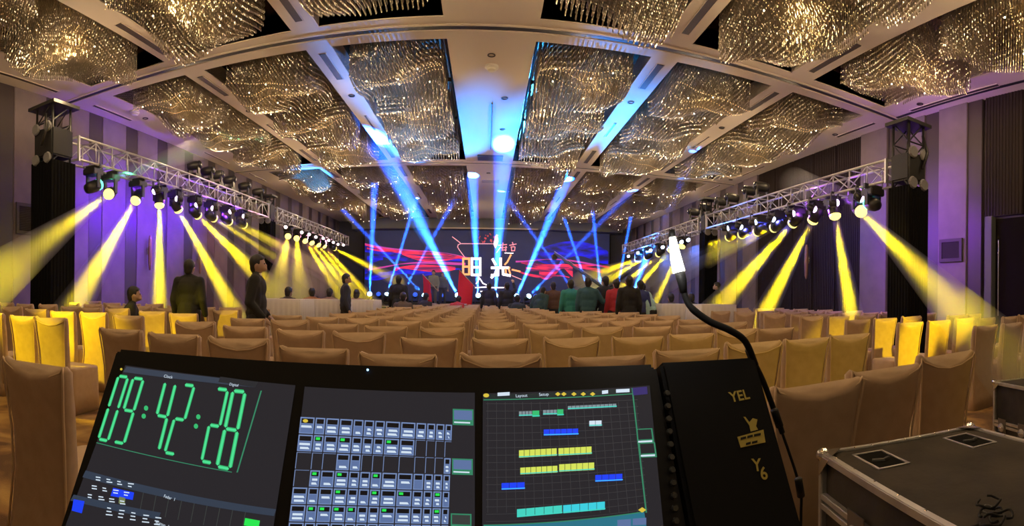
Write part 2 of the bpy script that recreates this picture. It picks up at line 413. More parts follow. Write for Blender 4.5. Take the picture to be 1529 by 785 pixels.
for ri, (y0, y1) in enumerate(CY):
    nu = {0: 3, 1: 3, 2: 3, 3: 4}[ri]
    for ci, (x0, x1) in enumerate(CX):
        for u in range(1 if ri == 0 else 0, nu):
            L = (y1 - y0 - .5) / nu; cyy = y0 + .2 + L * (u + .5); v = (u + ci) % 3
            o = empty('crystal_chandelier', mw=CEIL @ Matrix.Translation(((x0 + x1) / 2, cyy, H)) @ Matrix.Diagonal(((x1 - x0) / 2.02, L / 2.52, 1, 1)))
            tag(o, f'crystal strand chandelier in the {COLN[ci]} coffer, {ROWN[ri]}, {ORD[u + 1]} unit toward the stage', 'chandelier', 'crystal chandeliers in the ceiling coffers')
            link('mounting_plate', PLATE, o)
            link('crystal_strands', (STR_NEAR if ri < 3 else STR_FAR)[v], o)['kind'] = 'stuff'
            if ri and not (ri == 1 and u == 0):
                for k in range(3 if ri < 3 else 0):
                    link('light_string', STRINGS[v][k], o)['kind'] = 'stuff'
                for p in (BULBPOS[v] if ri > 1 else BULBPOS[v][1::3]): link('bulb', BULB, o, Matrix.Translation(p))
            if ri < 3 or u % 2 == 0:
                light('POINT', 'chandelier_light', o, CHANDELIER_W * (.45, 1.0, 1.0, 1.2)[ri], WARM, (0, .15, -.72), size=.12)
            if ri in (1, 2): light('POINT', 'chandelier_inner_light', o, CHANDELIER_W * (1.1 if ri == 1 else .16), (1, .62, .24), (.1, -.25, .12), size=.1)

# ================================================================ TRUSSES, TOWERS, FIXTURES
def truss(lab, xa, xb, y0, y1, z0, z1, bay=.5):
    o = empty('lighting_truss', ((xa + xb) / 2, y0, z0)); tag(o, lab, 'truss')
    W, D, L = abs(xb - xa) / 2, z1 - z0, y1 - y0
    ch = MB().tube([(0, 0, 0), (0, L, 0)], .025, 8).mesh('chord', M_TRUSS, smooth=True)
    for sx in (-W, W):
        for z in (0, D): link('chord', ch, o, Matrix.Translation((sx, 0, z)))
    n = max(1, round(L / bay)); b = L / n
    ver = MB().tube([(0, 0, .02), (0, 0, D - .02)], .014, 6).mesh('brace', M_TRUSS, smooth=True)
    dg = [MB().tube([(0, 0, .02), (0, b, D - .02)], .012, 6).mesh('brace', M_TRUSS, smooth=True), MB().tube([(0, 0, D - .02), (0, b, .02)], .012, 6).mesh('brace', M_TRUSS, smooth=True)]
    hz = MB().tube([(-W, 0, 0), (W, 0, 0)], .012, 6).mesh('cross_brace', M_TRUSS, smooth=True)
    for i in range(n + 1):
        for sx in (-W, W): link('brace', ver, o, Matrix.Translation((sx, i * b, 0)))
        for z in (0, D): link('cross_brace', hz, o, Matrix.Translation((0, i * b, z)))
        if i < n:
            for sx in (-W, W): link('brace', dg[i % 2], o, Matrix.Translation((sx, i * b, 0)))
    for yy in (0, L):
        fr = MB()
        for a in (-W, W): fr.cbox((a, yy, D / 2), (.05, .04, D + .06))
        for z in (0, D): fr.cbox((0, yy, z), (2 * W, .04, .05))
        fr.build('end_plate', M_TRUSS, o)
    return o
LXF, LXB, RXF, RXB = -7.4, -7.8, 6.4, 6.8
lzt = (at(115.8, 204.8, X=LXF).z + at(300, 268, X=LXF).z + at(398.6, 301.7, X=LXF).z) / 3
lzb = (at(115, 236.7, X=LXF).z + at(200, 265, X=LXF).z + at(398.6, 320.7, X=LXF).z) / 3
rzt = (at(1331, 235, X=RXF).z + at(1219, 270, X=RXF).z + at(1055.7, 321.7, X=RXF).z) / 3
rzb = (at(1332, 273, X=RXF).z + at(1132, 318, X=RXF).z + at(1055.7, 338, X=RXF).z) / 3
truss('aluminium box truss over the left seating carrying the nearest yellow beams', LXB, LXF, 7.15, 16.15, lzb, lzt)
truss('aluminium box truss on the left side farther toward the stage', LXB, LXF, 16.9, 26.5, lzb, lzt)
truss('aluminium box truss over the right seating carrying the nearest yellow beams', RXF, RXB, 6.45, 13.95, rzb, rzt)
truss('aluminium box truss on the right side farther toward the stage', RXF, RXB, 14.55, 23.5, rzb, rzt)
def tower(lab, x, y, w, ztop, zcloth, zt):
    o = empty('truss_tower', (x, y, floor_z(x))); tag(o, lab, 'truss tower')
    fz = floor_z(x); h = w / 2
    v = []; n = 24; mb = MB(); rings = []
    for z in (0, zcloth - fz):
        for k in range(n * 4):
            s, t = divmod(k, n); t = t / n
            px_, py_ = [(-h + w * t, -h), (h, -h + w * t), (h - w * t, h), (-h, h - w * t)][s]
            q = 1 + .03 * sin(k * 1.9); v.append((px_ * q, py_ * q, z))
    m_ = n * 4; mb.add(v, [(k, (k + 1) % m_, m_ + (k + 1) % m_, m_ + k) for k in range(m_)] + [tuple(m_ + k for k in range(m_))])
    mb.build('black_drape', M_BLACKCLOTH, o)
    a = h * .75; cm = MB().tube([(0, 0, zcloth - fz - .2), (0, 0, ztop - fz)], .025, 8).mesh('chord', M_BODY, smooth=True)
    for sx in (-a, a):
        for sy in (-a, a): link('chord', cm, o, Matrix.Translation((sx, sy, 0)))
    k = 0; z = zcloth - fz
    while z < ztop - fz - .3:
        for sgn in (-1, 1):
            MB().tube([(-a, sgn * a, z), (a, sgn * a, z + .38)], .014, 6).build('brace', M_BODY, o)
            MB().tube([(sgn * a, -a, z), (sgn * a, a, z + .38)], .014, 6).build('brace', M_BODY, o)
            MB().tube([(-a, sgn * a, z + .38), (a, sgn * a, z + .38)], .014, 6).build('brace', M_BODY, o)
        z += .38
    MB().cbox((0, 0, ztop - fz), (w * 1.25, w * 1.1, .06)).build('top_plate', M_BODY, o)
    MB().cbox((0, 0, (zt[0] + zt[1]) / 2 - fz), (w * .9, w * .9, zt[1] - zt[0] + .1)).build('sleeve_block', mat('sleeve_black', (.012, .012, .014), .6), o, bevel=.03)
    for sgn in (-1, 1):
        for zz in (0, 1): MB().lathe([(.09, -.03), (.11, 0), (.09, .03)], 12, (sgn * w * .28, 0, 0)).build('roller', mat('roller_grey', (.2, .2, .22), .4), o, mw=Matrix.Translation((0, -w * .5, zt[zz] - fz - .1 + .15 * zz)) @ Matrix.Rotation(pi / 2, 4, 'X'))
    MB().tube([(w * .2, -h, ztop - fz - .2), (w * .35, -h * 1.2, ztop - fz - .5), (w * .1, -h * 1.2, ztop - fz - .8)], .03, 6).build('chain_hoist', M_BODY, o, smooth=True)
tower('truss tower wrapped in black drape by the left wall, end of the left truss', -7.6, 6.65, .62, at(90, 166, X=-7.6).z, lzb - .15, (lzb, lzt))
tower('truss tower wrapped in black drape by the right wall, end of the right truss', 6.6, 6.1, .5, at(1350, 190, X=6.6).z, rzb - .15, (rzb, rzt))
tower('far truss tower wrapped in black drape between the two left trusses', -7.6, 16.5, .45, lzt + .35, lzb - .1, (lzb, lzt))
tower('far truss tower wrapped in black drape between the two right trusses', 6.6, 14.25, .42, rzt + .55, rzb - .1, (rzb, rzt))

# fixture meshes
FX_BASE = MB().box((-.17, -.15, -.16), (.17, .15, -.03)).mesh('base', M_BODY, bevel=.015)
FX_CLAMP = MB().box((-.22, -.025, -.035), (.22, .025, .055)).mesh('clamp', M_BODY)
FX_HEAD = MB().lathe([(.05, -.2), (.1, -.18), (.125, -.08), (.13, .06), (.115, .14), (.105, .16)], 18).mesh('head', M_BODY, smooth=True)
LENS = MB().lathe([(.125, -.01), (.115, .035), (.075, .07), (.012, .085)], 16)
LENS_Y = LENS.mesh('lens', glow('lens_yellow', (1, .80, .20), 2.2), smooth=True)
LENS_B = LENS.mesh('lens', glow('lens_blue', (.35, .7, 1), 9), smooth=True)
LENS_G = LENS.mesh('lens', glow('lens_green', (.12, 1, .6), 3), smooth=True)
LENS_DIM = LENS.mesh('lens', glow('lens_blue_dim', (.05, .16, 1), .8), smooth=True)
LENS_OFF = LENS.mesh('lens', mat('lens_dark', (.03, .03, .04), .1), smooth=True)
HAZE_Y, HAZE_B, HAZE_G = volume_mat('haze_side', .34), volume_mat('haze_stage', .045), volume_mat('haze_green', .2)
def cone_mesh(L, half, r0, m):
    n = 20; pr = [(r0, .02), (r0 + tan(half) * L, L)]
    return MB().lathe(pr, n).mesh('light_beam', m, smooth=False)  # haze filled into the cone alone, its shape drawing the visible beam
def moving_head(lab, lens, target, hang_z, lens_mesh, color=None, power=0, half=.085, beam=None, haze=None, up=False, group=None, blend=.75, r0=.075):
    """lens: world position of the front glass; target: point it aims at; hang_z: height of the clamp (or of the floor when up)"""
    lens, target = Vector(lens), Vector(target); d = (target - lens).normalized()
    pivot = lens - d * .17
    o = empty('moving_head_light', (pivot.x, pivot.y, hang_z)); tag(o, lab, 'stage light', group)
    flip = Matrix.Rotation(pi, 4, 'X') if up else Matrix()
    link('base', FX_BASE, o, flip)
    if not up: link('clamp', FX_CLAMP, o)
    pl = pivot - o.location; sgn = 1 if up else -1
    yk = MB()
    for sx in (-.155, .155): yk.box((sx - .02, -.05, min(sgn * .1, pl.z - .03)), (sx + .02, .05, max(sgn * .1, pl.z + .03)))
    yk.box((-.155, -.05, sgn * .13 - .025), (.155, .05, sgn * .13 + .025)).build('yoke', M_BODY, o, bevel=.008)
    q = d.to_track_quat('Z', 'Y').to_matrix().to_4x4()
    hd = link('head', FX_HEAD, o, Matrix.Translation(pl) @ q)
    link('lens', lens_mesh, hd, Matrix.Translation((0, 0, .155)))
    if color:
        tl = target - o.location; ll = lens - o.location + d * .10
        light('SPOT', 'beam_light', o, power, color, ll, ll + d, size=.05, angle=2 * half, blend=blend)
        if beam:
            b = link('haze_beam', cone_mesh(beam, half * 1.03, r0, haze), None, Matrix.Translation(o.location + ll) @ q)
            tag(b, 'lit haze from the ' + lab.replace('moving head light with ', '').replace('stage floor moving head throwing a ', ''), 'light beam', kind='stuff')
    return o
def run_len(p, t, zmin=.35, cap=9.0):
    d = (t - p).normalized()
    return min(cap, (p.z - zmin) / -d.z) if d.z < -.01 else cap
LY = [(162, 290, 0, 412, 1.0), (202, 300, 112, 455, 1.1), (238, 307, 238, 455, 1.0), (267, 314, 345, 455, 1.1), (296, 322, 415, 442, .9), (320, 326, 412, 385, .35), (343, 331, 424, 374, .3), (365, 336, 428, 370, .3)]
for i, (a, b, c, d, k) in enumerate(LY):
    p = at(a, b, X=-7.6); t = at(c, d, X=-7.15 if i else -5.2)
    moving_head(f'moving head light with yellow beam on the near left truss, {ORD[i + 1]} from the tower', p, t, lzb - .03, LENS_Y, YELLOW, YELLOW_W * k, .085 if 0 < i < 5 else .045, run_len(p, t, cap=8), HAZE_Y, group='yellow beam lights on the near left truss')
LY2 = [(430, 353, 410, 455), (443, 356, 448, 440), (456, 360, 507, 440), (466, 363, 522, 440), (476, 366, 535, 440), (485, 368, 548, 440), (500, 371, 585, 415)]
for i, (a, b, c, d) in enumerate(LY2):
    p = at(a, b, X=-7.6); t = at(c, d, X=-5.5)
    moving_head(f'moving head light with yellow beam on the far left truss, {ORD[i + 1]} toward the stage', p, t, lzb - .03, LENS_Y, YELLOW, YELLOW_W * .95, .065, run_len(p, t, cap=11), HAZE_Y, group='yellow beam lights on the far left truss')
RY = [(1286, 316, 1430, 462, 1.0), (1247, 323, 1270, 460, .8), (1213, 330, 1148, 455, 1.2), (1183, 334, 1080, 450, 1.1), (1155, 340, 1060, 388, .4), (1130, 346, 1030, 392, .5), (1107, 350, 1030, 385, .5), (1088, 354, 1020, 382, .45)]
for i, (a, b, c, d, k) in enumerate(RY):
    p = at(a, b, X=6.6); t = at(c, d, X=6.5 if i else 5.3)
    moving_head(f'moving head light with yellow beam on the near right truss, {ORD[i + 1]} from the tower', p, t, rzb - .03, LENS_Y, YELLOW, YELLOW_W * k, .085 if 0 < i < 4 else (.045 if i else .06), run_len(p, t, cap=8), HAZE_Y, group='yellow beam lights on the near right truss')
RY2 = [(1018, 368, 985, 440), (1000, 374, 950, 432), (982, 380, 925, 430), (965, 384, 895, 425), (951, 387, 870, 418)]
for i, (a, b, c, d) in enumerate(RY2):
    p = at(a, b, X=6.6); t = at(c, d, X=5.6)
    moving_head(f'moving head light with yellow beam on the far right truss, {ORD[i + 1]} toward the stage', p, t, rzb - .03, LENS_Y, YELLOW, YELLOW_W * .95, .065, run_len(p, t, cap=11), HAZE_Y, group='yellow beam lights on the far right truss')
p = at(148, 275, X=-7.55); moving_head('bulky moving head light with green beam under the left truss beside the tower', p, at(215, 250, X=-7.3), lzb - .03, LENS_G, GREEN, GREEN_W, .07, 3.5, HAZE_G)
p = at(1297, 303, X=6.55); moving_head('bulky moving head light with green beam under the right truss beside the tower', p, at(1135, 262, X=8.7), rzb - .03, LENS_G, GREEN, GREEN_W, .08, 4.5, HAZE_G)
# trusses and lamps behind the viewer that reach the nearest side seats
truss('aluminium box truss over the left seats beside the viewer', LXB, LXF, -3.0, 2.2, lzb, lzt)
truss('aluminium box truss over the right seats beside the viewer', RXF, RXB, -3.0, 2.2, rzb, rzt)
for (x, y, z, t, lab) in [(-7.6, 1.3, lzb, (-4.2, 3.45, .75), 'yellow moving head light beside the viewer on the left, nearer the stage'), (-7.6, .4, lzb, (-4.5, 4.6, .75), 'yellow moving head light beside the viewer on the left, second one'),
                         (6.6, 1.4, rzb, (5.0, 4.45, .75), 'yellow moving head light beside the viewer on the right, nearer the stage'), (6.6, .2, rzb, (5.6, 5.5, .75), 'yellow moving head light beside the viewer on the right, second one'),
                         (-7.6, -.9, lzb, (-4.3, 5.75, .75), 'yellow moving head light beside the viewer on the left, third one')]:
    moving_head(lab, (x, y, z - .65), t, z - .03, LENS_Y, YELLOW, 3600 if x < 0 else 2400, .12)
moving_head('yellow moving head light beside the viewer on the right, third one', (6.6, -1.6, rzb - .65), (2.6, 2.9, .85), rzb - .03, LENS_Y, YELLOW, 420, .2, blend=1.0)
# unlit heads standing on the truss tops
for i, px_ in enumerate((298, 318, 332, 350, 372, 392)):
    q = at(px_, 280, X=-7.6); moving_head(f'unlit dark moving head light standing on the left truss, {ORD[i + 1]} toward the stage', (q.x, q.y, lzt + .45), (q.x + .6, q.y + .3, lzt + .55), lzt + .03, LENS_OFF, up=True, group='unlit lights on the left truss')
for i, px_ in enumerate((1128, 1112, 1085, 1070, 1046, 1030)):
    q = at(px_, 280, X=6.6); moving_head(f'unlit dark moving head light standing on the right truss, {ORD[i + 1]} toward the stage', (q.x, q.y, rzt + .42), (q.x - .6, q.y + .3, rzt + .5), rzt + .03, LENS_OFF, up=True, group='unlit lights on the right truss')
# small wash lamps on the inner chords
PAR_CAN = MB().lathe([(.045, -.12), (.075, -.1), (.08, .05)], 14).mesh('can', M_BODY, smooth=True)
PAR_LENS = {}
for nm, c, s in (('violet', (.85, .6, 1), 6), ('blue_white', (.6, .72, 1), 6), ('pink', (1, .72, .72), 3.5)):
    PAR_LENS[nm] = MB().lathe([(.075, .04), (.062, .075), (.035, .095), (.005, .1)], 14).mesh('lens', glow('par_' + nm, c, s), smooth=True)
def par(lab, p, d, hang_z, lens, group, c=None, power=0, angle=2.2):
    d = Vector(d).normalized(); o = empty('wash_light', (p.x, p.y, hang_z)); tag(o, lab, 'stage light', group)
    pl = Vector((0, 0, p.z - hang_z)); q = d.to_track_quat('Z', 'Y').to_matrix().to_4x4()
    yk = MB()
    for sx in (-.09, .09): yk.box((sx - .008, -.015, pl.z - .02), (sx + .008, .015, 0))
    yk.box((-.09, -.015, -.01), (.09, .015, .03)).build('yoke', M_BODY, o)
    h = link('can', PAR_CAN, o, Matrix.Translation(pl) @ q); link('lens', PAR_LENS[lens], h)
    if c: light('SPOT', 'wash', o, power, c, pl + d * .13, pl + d * 2, size=.05, angle=angle, blend=.9)
for i, (a, b) in enumerate([(233, 285), (267, 297), (296, 305), (320, 311), (346, 315), (366, 323)]):
    par(f'small violet wash lamp on the near left truss, {ORD[i + 1]} toward the stage', at(a, b, X=LXF), (-.5, -.45, -.3 + .35 * (i % 2)), lzb, 'violet', 'violet wash lamps on the left truss', PURPLE, WASH_W, 2.6)
for i, (a, b) in enumerate([(427, 338), (451, 346), (462, 349), (472, 353), (483, 355), (491, 358), (498, 361), (505, 364), (513, 365)]):
    par(f'small pinkish wash lamp on the far left truss, {ORD[i + 1]} toward the stage', at(a, b, X=LXF), (.1, -.8, -.5), lzb, 'pink', 'pink wash lamps on the far left truss', (1, .25, .5) if i % 3 == 0 else None, WASH_W * .6)
for i, (a, b) in enumerate([(1283, 295), (1246, 303), (1213, 311), (1181, 319), (1152, 326), (1125, 332), (1104, 338), (1084, 341)]):
    par(f'small {"violet" if i < 4 else "blue"} wash lamp on the near right truss, {ORD[i + 1]} toward the stage', at(a, b, X=RXF), (.5, -.45, -.3 + .35 * (i % 2)), rzb, 'violet' if i < 4 else 'blue_white', 'wash lamps on the right truss', (.42, .08, 1) if i < 4 else (.08, .08, 1), WASH_W * .8, 2.6)
for i, (a, b) in enumerate([(1027, 357), (1017, 360), (1003, 363), (989, 368), (971, 372.7), (952, 376.7), (938, 381.7)]):
    par(f'small blue wash lamp on the far right truss, {ORD[i + 1]} toward the stage', at(a, b, X=RXF), (0, -.8, -.5), rzb, 'blue_white', 'blue wash lamps on the far right truss', (.08, .2, 1) if i % 3 == 0 else None, WASH_W * .6)

# blue beams from the stage
BL = [(552, 433, 560, 262, 1), (578, 415, 622, 296, .8), (600, 413, 655, 340, .4), (633, 427, 505, 306, .45), (683, 417, 561, 205, 1.5), (714, 440, 705, 262, 1.3), (740, 440, 752, 216, 1.3), (772, 427, 846, 268, 1.2),
      (790, 433, 845, 385, .25), (863, 430, 802, 358, .3), (882, 427, 840, 318, .8), (898, 423, 884, 305, .8), (920, 427, 943, 318, .7), (943, 423, 1026, 225, 1.4)]
for i, (a, b, c, d, k) in enumerate(BL):
    p = at(a, 436, Y=25.3); p.z = 1.32
    if d < 330: t = at(c, d, Z=CAMZ + H - ROLL * at(c, d, Z=CAMZ + H).x)
    else: t = at(c, d, Y=23.0)
    dd = (t - p).normalized(); zc = CAMZ + H - ROLL * t.x; L = (zc - .12 - p.z) / dd.z
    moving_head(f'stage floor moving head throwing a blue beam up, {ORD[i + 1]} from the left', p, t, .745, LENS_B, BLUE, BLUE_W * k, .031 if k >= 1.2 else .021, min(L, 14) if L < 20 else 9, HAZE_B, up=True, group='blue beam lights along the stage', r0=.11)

# wide blue lamps added between them to put blue patches on the crystals
for i, (a, c, d, k) in enumerate([(565, 465, 262, 1), (620, 620, 215, 1.1), (700, 600, 165, .8), (800, 870, 175, 1.1), (850, 960, 195, 1.2), (930, 1040, 240, 1), (660, 700, 200, .7), (760, 790, 205, .7)]):
    p = at(a, 436, Y=25.9); p.z = 1.32; t = at(c, d, Z=CAMZ + H)
    moving_head(f'stage floor lamp flooding the crystal ceiling with blue, {ORD[i + 1]} from the left end', p, t, .745, LENS_DIM, (.012, .26, 1), 70000 * k, .085, up=True, group='blue flood lamps along the stage', blend=.8)

# ================================================================ CHAIRS
def ring(w, t, yc, z, n=24, e=5.0, scoop=0):
    out = []
    for k in range(n):
        a = 2 * pi * k / n; c, s = cos(a), sin(a)
        x = w / 2 * math.copysign(abs(c) ** (2 / e), c); y_ = t / 2 * math.copysign(abs(s) ** (2 / e), s)
        out.append((x, yc + y_, z + scoop * ((2 * x / w) ** 2 - .45)))
    return out
def loft(rings):
    mb = MB(); n = len(rings[0]); v = [p for r in rings for p in r]
    f = [(i * n + k, i * n + (k + 1) % n, (i + 1) * n + (k + 1) % n, (i + 1) * n + k) for i in range(len(rings) - 1) for k in range(n)]
    f.append(tuple(range(n))[::-1]); m = (len(rings) - 1) * n; f.append(tuple(m + k for k in range(n)))
    return mb.add(v, f)
BACK = [(0, .44, .12, -.235, 0), (.15, .42, .105, -.225, 0), (.46, .385, .09, -.215, 0), (.66, .392, .085, -.23, 0), (.80, .415, .08, -.25, .015), (.89, .44, .075, -.266, .045), (.935, .452, .068, -.276, .062), (.956, .444, .05, -.28, .066), (.965, .42, .025, -.281, .066)]
def chair_meshes(seed):
    rr = random.Random(seed); j = lambda a: rr.uniform(-a, a)
    back = loft([ring(w + j(.008), t + j(.004), yc + j(.004), z, scoop=s * (1 + j(.3))) for z, w, t, yc, s in BACK]).mesh('back_cover', M_CLOTH, smooth=True)
    seat = loft([ring(w + j(.006), d, yc, z, 28, 7) for z, w, d, yc in [(0, .455, .46, .03), (.2, .445, .445, .028), (.4, .435, .435, .025), (.455, .43, .43, .025), (.472, .41, .41, .025), (.476, .36, .36, .025)]]).mesh('seat_cover', M_CLOTH, smooth=True)
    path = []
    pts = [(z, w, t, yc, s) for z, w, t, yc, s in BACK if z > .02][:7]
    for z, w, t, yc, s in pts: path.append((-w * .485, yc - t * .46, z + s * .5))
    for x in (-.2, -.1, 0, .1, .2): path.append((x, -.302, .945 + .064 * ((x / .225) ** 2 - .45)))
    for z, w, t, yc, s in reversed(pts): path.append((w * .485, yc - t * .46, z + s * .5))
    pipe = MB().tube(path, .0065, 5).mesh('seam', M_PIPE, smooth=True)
    return back, seat, pipe
CHAIRS = [chair_meshes(s) for s in (1, 2, 3)]
n_chair = 0
def chair(x, y, rz, label, group):
    global n_chair
    o = empty('covered_chair', (x, y, floor_z(x)), rz); o.scale = (1, 1, .965); tag(o, label, 'chair', group)
    b, s, p = CHAIRS[n_chair % 3]; n_chair += 1
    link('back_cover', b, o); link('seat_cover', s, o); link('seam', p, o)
    return o
rj = random.Random(11)
GX = lambda k: .11 + .56 * k
def jit(): return rj.uniform(-.025, .025), rj.uniform(-.04, .04), rj.uniform(-.05, .05)
for j in range(17):
    Y = 1.95 + 1.12 * j
    if j == 0: ks = [2, 3, 4]
    elif j < 5: ks = list(range(-5, 6))
    elif j < 8: ks = list(range(-4, 6))
    elif j < 9: ks = list(range(-4, 5))
    else: ks = list(range(-4, 3))
    for q, k in enumerate(ks):
        a, b, r = jit()
        if j == 0:
            x, yy, rr_, lab = [(1.20, 1.86, .03, 'large tan covered chair directly behind the black console end and lamp cable'), (1.70, 1.97, -.05, 'large tan covered chair second beyond the big flight case, scooped top'), (2.27, 2.05, -.08, 'large tan covered chair third beyond the big flight case, nearest the small case')][q]
            chair(x, yy, rr_, lab, 'chairs beside the console')
        else:
            chair(GX(k) + a, Y + b + .15 * max(0, k - 1) * (j < 9) + .08 * max(0, -k - 1) * (j < 9), r, f'tan covered chair in centre block, {ORD[j]} row beyond console, {ORD[q + 1]} seat from left', 'centre block of covered chairs')
chair(-1.70, 1.68, -.04, 'large tan covered chair standing alone left of the console screens', 'chairs beside the console')
for j in range(5):
    for q in range(8):
        X, Y = -3.85 - .56 * q, 3.67 + 1.15 * j; a, b, r = jit()
        if j == 2 and q in (2, 3): X -= .1; a = 0
        chair(X + a, Y + b, r + .02, f'tan covered chair in left block, {ORD[j + 1]} row from the viewer, {ORD[q + 1]} seat from the aisle', 'left block of covered chairs')
for j in range(9):
    for q in range(6):
        X, Y = 4.88 + .58 * q, 3.57 + 1.1 * j; a, b, r = jit()
        if abs(X - 6.6) < .55 and abs(Y - 6.1) < .6: continue
        chair(X + a, Y + b, r - .02, f'tan covered chair in right block, {ORD[j + 1]} row from the viewer, {ORD[q + 1]} seat from the aisle', 'right block of covered chairs')

# ---------------------------------------------------------------- banquet tables
def cloth_table(px_, R, w, d, rz, lab, hgt=1.1):
    p = at(px_, PY0, R=R); x, y = p.x, p.y
    fz = floor_z(x); o = empty('high_table', (x, y, fz), rz); tag(o, lab, 'table', 'cloth covered high tables')
    MB().box((-w / 2, -d / 2, hgt - .04), (w / 2, d / 2, hgt - .007)).build('tabletop', mat('plywood', (.3, .2, .12), .6), o, bevel=.006)
    for sx in (-1, 1):
        for sy in (-1, 1): MB().tube([(sx * (w / 2 - .12), sy * (d / 2 - .1), 0), (sx * (w / 2 - .12), sy * (d / 2 - .1), hgt - .04)], .018, 8).build('leg', M_BODY, o)
    v = []; n = 30; per = []
    for s in range(4):
        for k in range(n):
            t = k / n; per.append([(-w / 2 + w * t, -d / 2), (w / 2, -d / 2 + d * t), (w / 2 - w * t, d / 2), (-w / 2, d / 2 - d * t)][s])
    m_ = len(per)
    for lev, (z, out, amp) in enumerate([(hgt, -.004, 0), (hgt - .007, .012, 0), (hgt * .7, .02, .01), (hgt * .35, .03, .022), (.02, .04, .03)]):
        for k, (qx, qy) in enumerate(per):
            q = out + amp * sin(k * 1.7); v.append((qx * (1 + q / (w / 2)), qy * (1 + q / (d / 2)), z))
    f = [(i * m_ + k, i * m_ + (k + 1) % m_, (i + 1) * m_ + (k + 1) % m_, (i + 1) * m_ + k) for i in range(4) for k in range(m_)] + [tuple(range(m_))]
    MB().add(v, f).build('tablecloth', M_WHITECLOTH, o, smooth=True)
cloth_table(428, 11.9, 1.05, .7, -.1, 'high table under white cloth right of the man in the black suit')
cloth_table(490, 12.9, 1.0, .7, -.1, 'high table under white cloth in the brightest yellow beams')
cloth_table(541, 13.9, .85, .7, -.1, 'high table under white cloth at the stage end of the left tables')
cloth_table(1003, 12.6, .85, .7, .1, 'high table under white cloth behind the lamp at right')
cloth_table(1062, 11.9, .9, .7, .1, 'high table under white cloth in blue light beside the right chairs')

# ================================================================ PEOPLE
REMESH = []
def capsule(mb, p, q, r1, r2, n=10):
    p, q = Vector(p), Vector(q); d = (q - p); L = d.length
    if L < 1e-4: mb.ball(p, r1, n, 7); return
    d.normalize(); pts, rs = [], []
    for k in range(5):
        a = pi / 2 * k / 4; pts.append(p - d * r1 * cos(a)); rs.append(max(.002, r1 * sin(a)))
    for k in range(5):
        a = pi / 2 * k / 4; pts.append(q + d * r2 * sin(a)); rs.append(max(.002, r2 * cos(a)))
    mb.tube(pts, rs, n)
def remeshed(mb, name, m, parent, vox, smooth_it=3):
    o = mb.build(name, m, parent, smooth=True)
    r = o.modifiers.new('r', 'REMESH'); r.mode = 'VOXEL'; r.voxel_size = vox; r.use_smooth_shade = True
    s = o.modifiers.new('s', 'SMOOTH'); s.factor = .5; s.iterations = smooth_it
    REMESH.append(o); return o
SKIN = mat('skin', (.42, .27, .20), .55); HAIR = mat('hair_black', (.012, .010, .010), .5)
